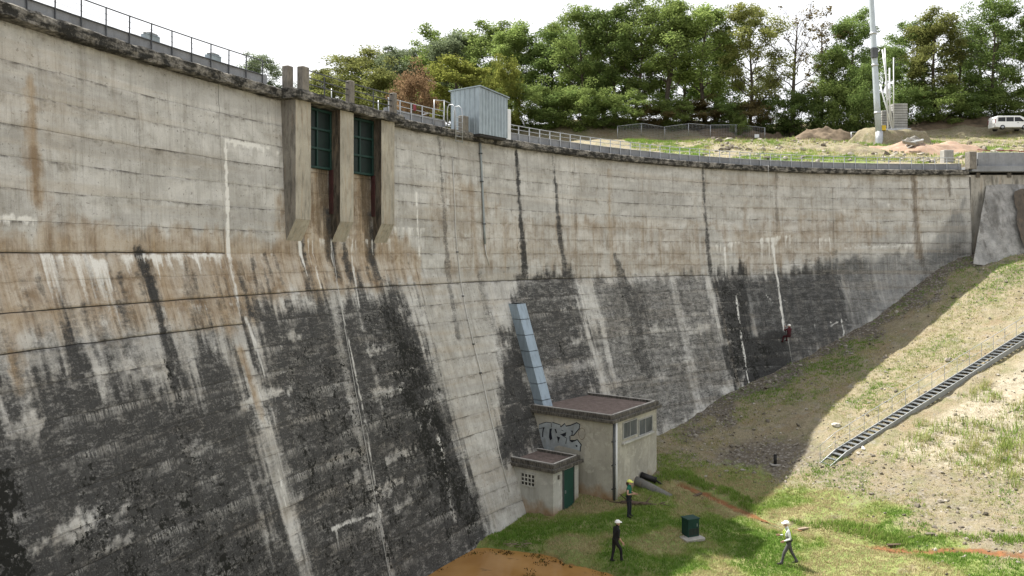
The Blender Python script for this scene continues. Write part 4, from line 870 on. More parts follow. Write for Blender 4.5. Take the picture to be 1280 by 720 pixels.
# annex: green door, grid vent
u0, u1 = uface(B_, E2, 704), uface(B_, E2, 716); zt_ = zface(B_, E2, u0, 585)
dr = MB().box(on_face(B_, E2, FN, (u0 + u1) / 2, (ZGB + .1 + 2.2) / 2) + FN * .02, (u1 - u0, .06, 2.1), (E2, FN, UP), bev=.01).build('door', M_DOOR, an)
MB().box(on_face(B_, E2, FN, u0 + .1, 1.1) + FN * .07, (.04, .05, .14), (E2, FN, UP)).build('handle', M_STEEL, dr)
for uu in (u0 - .04, u1 + .04): MB().box(on_face(B_, E2, FN, uu, 1.12) + FN * .025, (.07, .07, 2.2), (E2, FN, UP)).build('door_frame', M_DSTEEL, dr)
u0, u1 = uface(B_, E1, 669), uface(B_, E1, 652); um = (u0 + u1) / 2; z0, z1 = zface(B_, E1, um, 607), zface(B_, E1, um, 592)
vent = MB().box(on_face(B_, E1, LN, um, (z0 + z1) / 2) + LN * .004, (abs(u1 - u0), .02, z1 - z0), (E1, LN, UP)).build('block_vent', M_CLADD, an)
w, h = abs(u1 - u0), z1 - z0
for i in range(5): MB().box(on_face(B_, E1, LN, um, (z0 + z1) / 2) + E1 * (w * (i / 4 - .5)) + LN * .03, (.045, .06, h), (E1, LN, UP)).build('vent_bar', M_REND2, vent)
for i in range(4): MB().box(on_face(B_, E1, LN, um, (z0 + z1) / 2) + UP * (h * (i / 3 - .5)) + LN * .027, (w + .04, .055, .045), (E1, LN, UP)).build('vent_bar', M_REND2, vent)
MB().box(on_face(B_, E1, LN, 2.0, .45) + LN * .02, (.2, .05, .2), (E1, LN, UP)).build('wall_plate', M_REND, an); MB().box(on_face(B_, E2, FN, .45, 1.95) + FN * .02, (.12, .05, .2), (E2, FN, UP)).build('wall_plate', M_CORE, an)
# graffiti: pale blue fill with black letter outlines, thin paint layers on the camera-side wall
M_GFILL = simple('graffiti_pale_fill', (.30, .335, .36), .8, 0, .25, 3, .02, (.2, .21, .19), .5)
M_GBLK = simple('graffiti_black', (.012, .014, .022), .7, 0, .2, 5, 0)
def gpt(cx_, cy_, o):                            # crop coords (1152x720 over photo 660..740 x 520..570)
    px, py = 660 + cx_ / 14.4, 520 + cy_ / 14.4; u = uface(A_, E1, px); z = zface(A_, E1, u, py); return on_face(A_, E1, LN, u, z) + LN * o
def gpoly(pts, o, name, mat, parent):
    return MB().add([gpt(x, y, o) for x, y in pts], [tuple(range(len(pts)))]).build(name, mat, parent)
gf = gpoly([(195, 150), (330, 108), (440, 112), (580, 160), (590, 195), (665, 135), (690, 182), (770, 165), (880, 120), (935, 150), (925, 220), (820, 345), (765, 352), (757, 430), (790, 462), (885, 425), (962, 520), (940, 625), (760, 580), (560, 530), (480, 560), (470, 640), (330, 620), (230, 560), (195, 400)], .004, 'graffiti_fill', M_GFILL, ph)
def gline(pts, w, o=.008):
    q = [gpt(x, y, o) for x, y in pts]; v = []; f = []
    for i, p in enumerate(q):
        d = (q[min(i + 1, len(q) - 1)] - q[max(i - 1, 0)]).normalized(); s_ = d.cross(LN).normalized() * w / 2; v += [p + s_, p - s_]
        if i: f.append((2 * i - 2, 2 * i - 1, 2 * i + 1, 2 * i))
    MB().add(v, f).build('graffiti_stroke', M_GBLK, gf)
for pts, w in [([(200, 150), (330, 110), (420, 120), (425, 200)], .035), ([(440, 112), (580, 158), (590, 200)], .04), ([(590, 195), (665, 135), (685, 182), (770, 165), (880, 120), (935, 150), (925, 225), (825, 345), (770, 352)], .055), ([(757, 360), (757, 440), (790, 465), (860, 435), (890, 424), (962, 520), (945, 560), (940, 640)], .06), ([(590, 330), (700, 400), (680, 500)], .04), ([(280, 210), (268, 300), (265, 380)], .07), ([(195, 230), (300, 205)], .03), ([(540, 380), (545, 480)], .04), ([(600, 250), (640, 270)], .03)]: gline(pts, w)
for pts in ([(390, 230), (435, 220), (420, 290), (440, 410), (400, 440), (378, 380)], [(478, 232), (505, 235), (525, 300), (505, 312)], [(575, 335), (690, 290), (680, 360), (640, 360)], [(520, 365), (580, 385), (545, 470)], [(765, 262), (810, 262), (800, 345), (785, 345), (790, 290)], [(760, 430), (870, 430), (800, 468), (765, 455)], [(855, 520), (890, 525), (888, 560), (862, 550)], [(275, 210), (300, 205), (290, 235)]): gpoly(pts, .008, 'graffiti_stroke', M_GBLK, gf)
M_GRED = simple('graffiti_brown', (.12, .075, .055), .8, 0, .2, 5, 0)
ring = [(970 + 60 * math.cos(a * .5), 320 + 105 * math.sin(a * .5)) for a in range(13)]
q = [gpt(x, y, .006) for x, y in ring]; v = []; f = []
for i, p in enumerate(q):
    d = (q[min(i + 1, 12)] - q[max(i - 1, 0)]).normalized(); s_ = d.cross(LN).normalized() * .012; v += [p + s_, p - s_]
    if i: f.append((2 * i - 2, 2 * i - 1, 2 * i + 1, 2 * i))
MB().add(v, f).build('graffiti_scribble', M_GRED, ph)
# ================================================================ STEEL STAIR ON THE RIGHT SLOPE
ST0, ST1 = at(1031, 581, 43.0), at(1280, 424, 50.0); ST1 = ST0 + (ST1 - ST0) * 1.25
st = thing('steel_stair', 'long grey steel stair with thin handrail climbing the sunlit slope', 'stairs', tuple(ST0))
sd_ = Vector((ST1.x - ST0.x, ST1.y - ST0.y, 0)); run = sd_.length; sdir = sd_.normalized(); swid = Vector((sdir.y, -sdir.x, 0)); rise = ST1.z - ST0.z; SW = .66
nt_ = int(run / .385)
M_STRG = simple('stair_steel', (.26, .275, .285), .5, .4, .15, 6, .05)
M_GRATE = simple('grey_grating', (.20, .215, .225), .55, .4, .15, 10, .1)
tr = MB().box((0, 0, 0), (.27, SW - .03, .035)).box((.135, 0, -.01), (.02, SW - .03, .05)); tm = bpy.data.meshes.new('tread'); tm.from_pydata(tr.v, [], tr.f); tm.materials.append(M_GRATE)
ang = math.atan2(sdir.y, sdir.x)
kink = 1.15
def st_pt(d, w=0., z=0.):                         # lowest metre and a bit is steeper, as built
    zz = rise * d / run + (-.22 * (1 - d / kink) if d < kink else 0); return ST0 + sdir * d + swid * w + Vector((0, 0, zz + z))
for i in range(nt_):
    p = st_pt((i + .5) * run / nt_, 0, .16) - st.location; link('tread', tm, st, p, (0, 0, ang))
for sg in (-1, 1):
    for d0, d1 in ((0., kink), (kink, run)):
        a, b = st_pt(d0, sg * SW / 2, 0), st_pt(d1, sg * SW / 2, 0); u = Vector((0, 0, 1))
        MB().prism([a + u * -.06, b + u * -.06, b + u * .24, a + u * .24], swid * (.045 * sg)).build('stringer', M_STRG, st)
pm = MB().box((0, 0, .52), (.022, .022, 1.04)); pme = bpy.data.meshes.new('post'); pme.from_pydata(pm.v, [], pm.f); pme.materials.append(M_STEEL)
npz = int(run / 1.05); hp = []
for i in range(npz + 1):
    p = st_pt(min(.05 + i * run / npz, run), -SW / 2 - .05, .1); hp.append(p); link('post', pme, st, p - st.location, (0, 0, ang))
for zz, rr in ((1.04, .015), (.55, .009)): MB().tube([p + Vector((0, 0, zz)) for p in hp], rr, 6).build('handrail', M_STEEL, st, True)
# ================================================================ SMALL THINGS ON THE VALLEY FLOOR
M_CAB = simple('dark_green_cabinet', (.010, .040, .034), .5, .1, .2, 4, .05); M_SLABC = concrete('pale_slab', (.33, .32, .30), (.1, .1, .09), .4, .15, 2.)
cb = on_level(863, 671, .05); cb.z = gz(cb.x, cb.y)
cab = thing('utility_cabinet', 'dark green utility cabinet on a concrete slab at the shadow edge', 'cabinet', tuple(cb))
rz_ = math.radians(24); axc = (Vector((math.cos(rz_), math.sin(rz_), 0)), Vector((-math.sin(rz_), math.cos(rz_), 0)), UP)
MB().box(cb + Vector((-.05, -.1, .03)), (1.05, .95, .16), axc, bev=.03).build('base_slab', M_SLABC, cab)
bd = MB().box(cb + Vector((0, 0, .5)), (.62, .5, .78), axc, bev=.015).build('cabinet_body', M_CAB, cab)
MB().box(cb + Vector((0, 0, .91)), (.68, .56, .05), axc, bev=.012).build('lid', M_CAB, cab)
for k in range(7): MB().box(cb + axc[0] * (-.24 + .08 * k) - axc[1] * .256 + UP * .34, (.035, .02, .3), axc).build('vent_slot', M_CLADD, bd)
MB().box(cb - axc[1] * .258 + axc[0] * .18 + UP * .62, (.03, .03, .12), axc).build('handle', M_STEEL, bd)
M_BLK = simple('black_plastic', (.014, .014, .015), .5, 0, .2, 6, .05)
p0 = at(969, 579, 44.8); p0.z = gz(p0.x, p0.y); bo = thing('marker_post', 'short black marker post standing on the rubble below the slope', 'post', tuple(p0)); MB().tube([p0, p0 + UP * .55], .09, 10).build('post_body', M_BLK, bo, True); MB().box(p0 + UP * .02, (.55, .4, .06), bev=.015).build('footing', M_SLABC, bo); MB().tube([p0 + UP * .55, p0 + UP * .6], [.1, .07], 10).build('cap', M_BLK, bo, True)
# outlet pipes by the pump house
def gp_(px, py, z): v = on_level(px, py, z); v.z = gz(v.x, v.y); return v
M_CULV = concrete('grey_culvert', (.15, .15, .14), (.05, .05, .04), .6, .3, 1.5)
a, b = gp_(790, 600, .9), gp_(838, 618, .6); cu = thing('culvert_pipe', 'grey half-buried culvert pipe leaving the pump house wall', 'pipe', tuple(a)); MB().tube([a + UP * .22, a.lerp(b, .5) + UP * .06, b + UP * -.16], .26, 14).build('tube', M_CULV, cu, True); MB().tube([a + UP * .22 - (b - a).normalized() * .05, a + UP * .22 + (b - a).normalized() * .2], .31, 14).build('collar', M_BLK, cu, True)
a = A_ + E2 * 3.1 + FN * .05 + UP * 1.15; b = a + FN * .7 + E2 * .4 - UP * .28; bp = thing('outlet_pipe', 'black plastic outlet pipe sticking out of the pump house wall', 'pipe', tuple(a)); MB().tube([a, b], .16, 14).build('tube', M_BLK, bp, True); MB().tube([b - (b - a).normalized() * .06, b], .18, 14).build('rim', M_BLK, bp, True); MB().tube([b, b + (b - a).normalized() * .9 - UP * .25], .05, 6).build('hose', M_BLK, bp, True)
# fallen branch and planks
M_WOOD = simple('rotten_wood', (.085, .062, .045), .9, 0, .35, 6, .6); M_WOODP = simple('pale_wood', (.25, .20, .15), .9, 0, .2, 6, .3)
a, b = gp_(776, 631, .35), gp_(838, 639, .2); lg = thing('fallen_log', 'dark rotten log lying behind the person in green', 'log', tuple(a)); pts_ = [a.lerp(b, i / 6) + Vector((.05 * math.sin(i * 2.), .08 * math.sin(i * 1.3), .07 + .03 * math.sin(i * 2.7))) for i in range(7)]
MB().tube(pts_, [.09, .13, .12, .1, .09, .06, .03], 8).build('trunk', M_WOOD, lg, True)
for k, (i, d) in enumerate([(1, (-.5, .3, .35)), (2, (.3, -.4, .2)), (3, (.4, .5, .3)), (0, (-.6, -.2, .1)), (4, (.5, -.2, .25))]): MB().tube([pts_[i], pts_[i] + Vector(d) * .6, pts_[i] + Vector(d)], [.04, .03, .012], 6).build('branch', M_WOOD, lg, True)
for i, (px, py, L, an_, lab) in enumerate([(1004, 655, .5, .2, 'short weathered plank lying by the stream, right of the walking person'), (872, 621, .6, .6, 'short dark plank lying at the head of the stream'), (1120, 681, .7, -.1, 'grey plank lying beside the stream near the photo edge')]):
    p = gp_(px, py, .4); tag(MB().box(p + UP * .07, (L, .16, .07), (Vector((math.cos(an_), math.sin(an_), .08)), Vector((-math.sin(an_), math.cos(an_), 0)), UP), bev=.01).build('plank', [M_WOODP, M_WOOD, M_WOOD][i]), lab, 'plank', 'loose planks')
# boulders that can be told apart
def rock(name, p, r, seed, mat, sq=.7):
    bm = bmesh.new(); bmesh.ops.create_icosphere(bm, subdivisions=2, radius=1); rr = random.Random(seed); ph_ = [rr.uniform(0, 9) for _ in range(6)]
    for v in bm.verts:
        n = v.co.copy(); k = 1 + .22 * math.sin(3 * n.x + ph_[0]) * math.sin(2.6 * n.y + ph_[1]) + .16 * math.sin(4.2 * n.z + ph_[2] + n.x * 2); v.co = Vector((n.x * r * k, n.y * r * k * (.6 + .4 * math.sin(ph_[3]) ** 2), n.z * r * k * sq))
    me = bpy.data.meshes.new(name); bm.to_mesh(me); bm.free(); me.materials.append(mat); o = link(name, me, None, p + UP * r * sq * .35); o.rotation_euler.z = rr.uniform(0, 6); return o
M_PALE = simple('pale_stone', (.52, .50, .46), .9, 0, .15, 5, .4); M_GREYS = simple('grey_stone', (.23, .22, .205), .9, 0, .25, 5, .5)
for i, (px, py, r, Y, m_, lab) in enumerate([(1045, 548, .24, 46.5, M_PALE, 'white boulder lying above the foot of the steel stair'), (1079, 562, .16, 43.3, M_PALE, 'small white stone under the stair stringer'), (700, 658, .0, 0, None, ''), (648, 676, .0, 0, None, ''), (993, 640, .0, 0, M_PALE, '')]):
    if r == 0: continue
    p = at(px, py, Y) if Y else on_level(px, py, .4); p.z = gz(p.x, p.y); tag(rock('boulder', p, r, 30 + i, m_), lab, 'rock', 'loose boulders')
# pale sticks heap by the annex
p = gp_(647, 676, -.05); hb = thing('stick_heap', 'small heap of pale dead twigs on the grass by the annex', 'twigs', tuple(p))
for i in range(26):
    a = p + Vector((random.gauss(0, .28), random.gauss(0, .22), random.uniform(.02, .1))); t_ = random.uniform(0, 6.28); MB().tube([a, a + Vector((math.cos(t_) * .35, math.sin(t_) * .35, random.uniform(-.03, .08)))], .012, 4).build('twig', M_WOODP, hb, True)
# ================================================================ PEOPLE
SK = simple('skin', (.42, .26, .19), .6, 0, .08, 8, 0)
def cloth(n, c): return simple(n, c, .85, 0, .2, 7, .3)
def person(name, label, base, rz, J, mats, helmet_col, extras=None, scale=1.0, hair=None):
    """J: joint -> ((x,y,z), radius); facing +y. mats: region -> material"""
    bones = [('pelvis', 'waist', 'trousers'), ('waist', 'chest', 'shirt'), ('chest', 'neck', 'shirt'), ('neck', 'head', 'skin'), ('head', 'crown', 'skin'), ('head', 'nose', 'skin')]
    for s in 'LR': bones += [('chest', 'sh' + s, 'shirt'), ('sh' + s, 'el' + s, 'upper_arm'), ('el' + s, 'wr' + s, 'forearm'), ('wr' + s, 'pa' + s, 'skin'), ('pelvis', 'hip' + s, 'trousers'), ('hip' + s, 'kn' + s, 'trousers'), ('kn' + s, 'an' + s, 'trousers'), ('an' + s, 'to' + s, 'boots'), ('an' + s, 'he' + s, 'boots')]
    J = dict(J); 
    for s in 'LR':
        w_, e_ = Vector(J['wr' + s][0]), Vector(J['el' + s][0]); d = (w_ - e_).normalized(); J['pa' + s] = (tuple(w_ + d * .075), .032)
        side = Vector((1 if s == 'L' else -1, 0, 0)); side = (side - d * side.dot(d)).normalized(); oth = d.cross(side)
        for k, (o_, L_) in enumerate([(-.027, .07), (-.009, .08), (.009, .075), (.027, .06)]):
            b_ = w_ + d * .1 + oth * o_; J[f'f{s}{k}a'] = (tuple(b_), .0105); J[f'f{s}{k}b'] = (tuple(b_ + d * L_ * .6 + side * .012), .0095); J[f'f{s}{k}c'] = (tuple(b_ + d * L_ + side * .034), .008)
            bones += [('pa' + s, f'f{s}{k}a', 'skin'), (f'f{s}{k}a', f'f{s}{k}b', 'skin'), (f'f{s}{k}b', f'f{s}{k}c', 'skin')]
        tb = w_ + d * .05 + oth * -.04; J[f't{s}a'] = (tuple(tb), .012); J[f't{s}b'] = (tuple(tb + d * .05 - oth * .025 + side * .02), .009); bones += [('pa' + s, f't{s}a', 'skin'), (f't{s}a', f't{s}b', 'skin')]
        a_ = Vector(J['an' + s][0]); t2 = Vector(J['to' + s][0]); J['he' + s] = (tuple(a_ - (t2 - a_) * .28 + Vector((0, 0, -.035))), .04)
    h_ = Vector(J['head'][0]); c_ = Vector(J['crown'][0]); J['nose'] = (tuple(h_ + Vector((0, .105, -.01)) + Vector(J.get('look', ((0, 0, 0), 0))[0])), .016); J.pop('look', None)
    names = list(J); ix = {n: i for i, n in enumerate(names)}
    me = bpy.data.meshes.new('tmp'); me.from_pydata([J[n][0] for n in names], [(ix[a], ix[b]) for a, b, _ in bones], [])
    o = link('tmp', me); o.modifiers.new('s', 'SKIN'); me = o.data
    for i, n in enumerate(names): r = J[n][1]; me.skin_vertices[0].data[i].radius = (r, r); me.skin_vertices[0].data[i].use_root = (n == 'pelvis')
    sb = o.modifiers.new('u', 'SUBSURF'); sb.levels = 2; sb.render_levels = 2
    dg = bpy.context.evaluated_depsgraph_get(); m2 = bpy.data.meshes.new_from_object(o.evaluated_get(dg)); bpy.data.objects.remove(o)
    regs = ['shirt', 'upper_arm', 'forearm', 'skin', 'trousers', 'boots']; m2.materials.clear()
    for r in regs: m2.materials.append(mats[r])
    B = [(Vector(J[a][0]), Vector(J[b][0]), regs.index(r), max(J[a][1], J[b][1])) for a, b, r in bones]
    for p in m2.polygons:
        c = p.center; best = None
        for a, b, r, rad in B:
            ab = b - a; t_ = max(0, min(1, (c - a).dot(ab) / (ab.length_squared + 1e-9))); d = (c - a - ab * t_).length - rad * .6
            if best is None or d < best[0]: best = (d, r)
        p.material_index = best[1]; p.use_smooth = True
    zmin = min(v.co.z for v in m2.vertices)
    root = thing(name, label, 'person', (base.x, base.y, base.z - zmin * scale + .0)); root.rotation_euler.z = rz; root.scale = (scale,) * 3
    m2.name = 'body'; link('body', m2, root)
    # helmet: shell, brim; eyes under it
    hm = MB(); n = 14; hc = c_ + Vector((0, .0, -.03)); vs = []
    for j in range(5):
        ph_ = j / 4 * math.pi / 2 * .97
        for q in range(n): g = 2 * math.pi * q / n; vs.append(hc + Vector((math.cos(g) * .112 * math.cos(ph_), math.sin(g) * .136 * math.cos(ph_), math.sin(ph_) * .112)))
    fs = [(j * n + q, j * n + (q + 1) % n, (j + 1) * n + (q + 1) % n, (j + 1) * n + q) for j in range(4) for q in range(n)] + [tuple(4 * n + q for q in range(n))]
    hm.add(vs, fs); hm.add([hc + Vector((math.cos(g) * .118, .10 + .09 * math.sin(g), .005)) for g in [i * math.pi / 6 for i in range(7)]] + [hc + Vector((0, .05, .012))], [(i, i + 1, 7) for i in range(6)])
    ho = local_build(hm, 'helmet', simple(name + '_helmet', helmet_col, .4, 0, .03, 3, 0), root)
    for sx in (-.034, .034):
        e = MB().tube([h_ + Vector((sx, .083, .018)), h_ + Vector((sx, .098, .018))], .009, 6); local_build(e, 'eye', M_BLK, root)
    MBs = MB().tube([h_ + Vector((-.03, .088, -.055)), h_ + Vector((0, .094, -.057)), h_ + Vector((.03, .088, -.055))], .006, 5); local_build(MBs, 'mouth', simple('lip', (.25, .1, .09), .6, 0, .05, 5, 0), root)
    for sx in (-.1, .1): local_build(MB().tube([h_ + Vector((sx * .95, 0, .025)), h_ + Vector((sx * 1.08, -.01, .0)), h_ + Vector((sx * .95, 0, -.035))], [.012, .02, .01], 6), 'ear', SK, root)
    if hair: local_build(MB().tube([h_ + Vector((0, -.06, .05)), h_ + Vector((0, -.1, -.04)), h_ + Vector((0, -.09, -.16))], [.08, .085, .045], 10), 'hair', hair, root)
    for e in (extras or []): local_build(e[1], e[0], e[2], root)
    return root
def local_build(mb, name, mat, root):
    me = bpy.data.meshes.new(name); me.from_pydata(mb.v, [], mb.f); me.materials.append(mat); me.polygons.foreach_set('use_smooth', [True] * len(me.polygons)); return link(name, me, root)
def std(lean=0., look=(0, 0, 0)):
    l = lean; return {'pelvis': ((0, 0, .95), .135), 'waist': ((0, l * .3, 1.12), .125), 'chest': ((0, l * .7, 1.34), .15), 'neck': ((0, l, 1.5), .058), 'head': ((0, l + .03, 1.62), .092), 'crown': ((0, l + .02, 1.70), .085), 'look': (look, 0),
      'shL': ((.185, l * .7, 1.41), .065), 'shR': ((-.185, l * .7, 1.41), .065), 'hipL': ((.095, 0, .88), .095), 'hipR': ((-.095, 0, .88), .095)}
def ring(c, rx, ry, r, n=14, tilt=0.): return MB().tube([Vector(c) + Vector((math.cos(g) * rx, math.sin(g) * ry, tilt * math.cos(g))) for g in [2 * math.pi * i / n for i in range(n + 1)]], r, 6)
C_BLACK = cloth('black_cloth', (.012, .012, .014)); C_BLACK2 = cloth('black_trousers', (.016, .016, .019)); C_GREENS = cloth('green_tank_top', (.012, .11, .075)); C_WHITE = cloth('white_shirt', (.62, .66, .68)); C_GREY = cloth('grey_trousers', (.075, .075, .08)); C_REDJ = cloth('dark_red_jacket', (.055, .009, .014)); C_BOOT = cloth('dark_boots', (.02, .018, .017)); C_YEL = cloth('lime_vest', (.42, .55, .10)); C_NAVY = cloth('navy_trousers', (.018, .02, .028))
# 1 black clothes, white helmet: mid-stride to the right
J = std(.1); J.update({'knL': ((.10, .22, .56), .07), 'anL': ((.10, .24, .10), .048), 'toL': ((.11, .42, .04), .038), 'knR': ((-.1, -.02, .48), .07), 'anR': ((-.1, -.12, .08), .048), 'toR': ((-.11, .07, .04), .038), 'elL': ((.26, .02, 1.13), .043), 'wrL': ((.26, .17, .93), .03), 'elR': ((-.25, .06, 1.12), .043), 'wrR': ((-.22, .26, .95), .03)})
b_ = on_level(769, 700, 0); b_.z = gz(b_.x, b_.y)
person('person', 'person in black with white helmet stepping to the right near the pond', b_, math.radians(-68), J, dict(shirt=C_BLACK, upper_arm=C_BLACK, forearm=SK, skin=SK, trousers=C_BLACK2, boots=C_BOOT), (.75, .75, .74), [('belt', ring((0, .02, .99), .145, .135, .02), C_BOOT)], 1.02)
# 2 green top, yellow helmet, stands with forearms raised, back half turned
J = std(.02); J.update({'knL': ((.10, .02, .49), .068), 'anL': ((.11, -.01, .08), .046), 'toL': ((.13, .16, .04), .038), 'knR': ((-.09, .05, .49), .068), 'anR': ((-.1, .03, .08), .046), 'toR': ((-.13, .2, .04), .038), 'elL': ((.28, .02, 1.14), .042), 'wrL': ((.16, .22, 1.16), .029), 'elR': ((-.27, .03, 1.13), .042), 'wrR': ((-.15, .24, 1.12), .029)})
b_ = on_level(786, 651, .25); b_.z = gz(b_.x, b_.y)
person('person', 'person in green tank top and yellow helmet standing by the pump house corner', b_, math.radians(-115), J, dict(shirt=C_GREENS, upper_arm=SK, forearm=SK, skin=SK, trousers=C_NAVY, boots=C_BOOT), (.62, .66, .16), [('harness', ring((0, .0, .97), .15, .14, .022), C_BOOT), ('harness', ring((.095, 0, .80), .105, .11, .018), C_BOOT), ('harness', ring((-.095, 0, .80), .105, .11, .018), C_BOOT)], 1.02, cloth('brown_hair', (.06, .035, .02)))
# 3 white sleeves, lime vest straps, harness: striding left in the sun
J = std(.08); J.update({'knL': ((.10, -.12, .50), .07), 'anL': ((.10, -.34, .12), .047), 'toL': ((.11, -.16, .05), .038), 'knR': ((-.1, .2, .51), .07), 'anR': ((-.1, .30, .08), .047), 'toR': ((-.11, .49, .05), .038), 'elL': ((.25, .0, 1.12), .045), 'wrL': ((.2, .28, 1.12), .031), 'elR': ((-.25, -.02, 1.12), .045), 'wrR': ((-.24, .2, 1.04), .031)})
b_ = on_level(986, 706, 0); b_.z = gz(b_.x, b_.y)
person('person', 'person in white shirt and lime vest with white helmet striding left in the sunlight', b_, math.radians(82), J, dict(shirt=C_WHITE, upper_arm=C_WHITE, forearm=C_WHITE, skin=SK, trousers=C_GREY, boots=C_BOOT), (.78, .78, .76), [('harness', ring((0, .01, 1.0), .155, .145, .024), C_BOOT), ('harness', ring((0, .05, 1.16), .148, .138, .02), C_BOOT), ('vest_strap', MB().tube([Vector((.09, .17, 1.05)), Vector((.10, .19, 1.3)), Vector((.10, .08, 1.48)), Vector((.09, -.06, 1.42)), Vector((.08, -.1, 1.15))], .03, 6), C_YEL), ('vest_strap', MB().tube([Vector((-.09, .17, 1.05)), Vector((-.10, .19, 1.3)), Vector((-.10, .08, 1.48)), Vector((-.09, -.06, 1.42)), Vector((-.08, -.1, 1.15))], .03, 6), C_YEL)], 1.04)
# 4 rope worker sitting in a harness against the far face
s_, z_ = on_wall(977, 418); bp_ = wp(s_, z_ - .55, .55)
J = std(-.08); J.update({'knL': ((.16, .34, .92), .07), 'anL': ((.18, .42, .5), .047), 'toL': ((.19, .58, .55), .038), 'knR': ((-.16, .36, .86), .07), 'anR': ((-.18, .44, .44), .047), 'toR': ((-.19, .6, .5), .038), 'elL': ((.3, .18, 1.2), .045), 'wrL': ((.2, .4, 1.3), .031), 'elR': ((-.28, .14, 1.28), .045), 'wrR': ((-.06, .3, 1.52), .031)})
nn_ = nrm(s_); rw = person('person', 'rope worker in dark red with white helmet hanging against the black-stained face', Vector((bp_.x, bp_.y, bp_.z)), math.atan2(-nn_.y, -nn_.x) - math.pi / 2, J, dict(shirt=C_REDJ, upper_arm=C_REDJ, forearm=C_REDJ, skin=SK, trousers=C_REDJ, boots=C_BOOT), (.8, .8, .78), [('harness', ring((0, -.02, .99), .16, .145, .024), C_BOOT)], .98)
top_ = cp(s_, .45, 19.62); rp = thing('climbing_rope', 'thin pale rope from the crest down to the hanging rope worker', 'rope', tuple(top_)); MB().tube([cp(s_, -.3, 19.72), top_, wp(s_, 16, .45), wp(s_, 13.1, .5), wp(s_, z_ + .35, .62), wp(s_, z_ - .1, .6), wp(s_, z_ - 2.2, .4)], .011, 5).build('rope', M_CABLE, rp, True)
# ================================================================ RIGHT BANK ABOVE THE CREST
def bank_pt(px, Y): x = (px - 640) / FPX * Y; return Vector((x, Y, gz(x, Y)))
M_WPAINT = simple('white_crane_paint', (.62, .64, .66), .45, .1, .08, 3, .02, (.4, .4, .38), .3); M_MAST = simple('pale_blue_mast', (.42, .47, .51), .45, .25, .08, 3, .02, (.3, .32, .33), .3)
b = bank_pt(1099, 96); cr = thing('crane_mast', 'tall pale steel crane mast with struts and grey ballast stack on the bank', 'crane', tuple(b))
tp = at(1081, -150, 96); pts_ = [b + Vector((0, 0, .6)), b.lerp(tp, .18), b.lerp(tp, .4), b.lerp(tp, .7), tp]
MB().tube(pts_, [.37, .35, .32, .27, .22], 12).build('mast', M_MAST, cr, True)
MB().tube([b + UP * -.2, b + UP * .2, b + UP * .7, b + UP * 1.6], [.5, .5, .48, .43], 8).build('mast_foot', M_STEEL, cr, True)
for q in (.12, .3, .42): p = b.lerp(tp, q); MB().tube([p - UP * .12, p + UP * .12], .40, 12).build('mast_collar', M_STEEL, cr, True)
for a_, c_ in [((1115, 161), (1100, 105)), ((1116, 160), (1103, 62)), ((1117, 160), (1117, 72)), ((1110, 160), (1106, 60)), ((1112, 150), (1112, 85))]:
    MB().tube([at(*a_, 96.6), at(*c_, 96.4)], .085 if a_[0] < 1117 else .06, 8).build('strut', M_WPAINT, cr, True)
MB().tube([at(1100, 62, 96.4), at(1093, 70, 96.2)], .05, 6).build('tie_bar', M_WPAINT, cr, True); MB().box(at(1093, 66, 95.7), (.7, .5, 1.2)).build('control_box', M_DSTEEL, cr)
M_BAL = concrete('ballast_concrete', (.33, .33, .32), (.1, .1, .1), .4, .1, 1.)
for k in range(10): MB().box(at(1122.5, 162, 98) + UP * (.16 + .31 * k), (1.75, 1.3, .27), bev=.03).build('ballast_slab', M_BAL, cr)
for k in range(7): MB().box(at(1106, 161, 98.2) + UP * (.16 + .31 * k), (1.2, 1.1, .27), bev=.03).build('ballast_slab', M_BAL, cr)
gb = at(1112, 164, 97.6); MB().box(Vector((gb.x, gb.y, gb.z)), (4.2, 2.2, .35), bev=.03).build('base_frame', M_STEEL, cr)
for px in (1096, 1130): p = at(px, 166, 96.6); MB().tube([Vector((p.x, p.y, gz(p.x, p.y) - .1)), p + UP * .3], .14, 8).build('outrigger_leg', M_STEEL, cr, True)
MB().box(at(1104, 160, 96.2), (.5, .4, .6)).build('switch_box', simple('yellow_box', (.55, .38, .03), .5), cr)
# white van
vb = bank_pt(1262, 111.5); vb.z = max(gz(vb.x + dx_, vb.y + dy_) for dx_ in (-1.55, 0, 1.5) for dy_ in (-.9, .9)) - .06; vn = thing('van', 'white passenger van parked on the bank at the right photo edge', 'van', tuple(vb))
M_VAN = simple('white_van_paint', (.78, .79, .80), .25, 0, .02, 1, 0); M_TINT = simple('dark_van_glass', (.02, .022, .025), .08, 0, .1, 2, 0); M_TYRE = simple('tyre_rubber', (.02, .02, .02), .85, 0, .2, 9, .2)
prof = [(-2.5, .35), (-2.52, 1.1), (-2.42, 1.75), (-2.2, 1.93), (.9, 1.93), (1.35, 1.75), (1.95, 1.15), (2.45, .98), (2.55, .6), (2.5, .33), (1.9, .3), (1.1, .3), (-1.2, .3), (-1.9, .3)]
W2 = .93; mb = MB(); mb.prism([vb + Vector((x, -W2, z)) for x, z in prof], (0, 2 * W2, 0)); bo = mb.build('body', M_VAN, vn); bv = bo.modifiers.new('b', 'BEVEL'); bv.width = .09; bv.segments = 3
def vwin(poly_, name): MB().prism([vb + Vector((x, -W2 - .012, z)) for x, z in poly_], (0, .03, 0)).build(name, M_TINT, vn)
vwin([(-2.2, 1.12), (-2.15, 1.68), (-1.15, 1.72), (-1.15, 1.12)], 'side_window'); vwin([(-1.05, 1.12), (-1.05, 1.72), (.0, 1.72), (.0, 1.12)], 'side_window'); vwin([(.12, 1.12), (.12, 1.72), (.85, 1.72), (1.5, 1.15)], 'door_window')
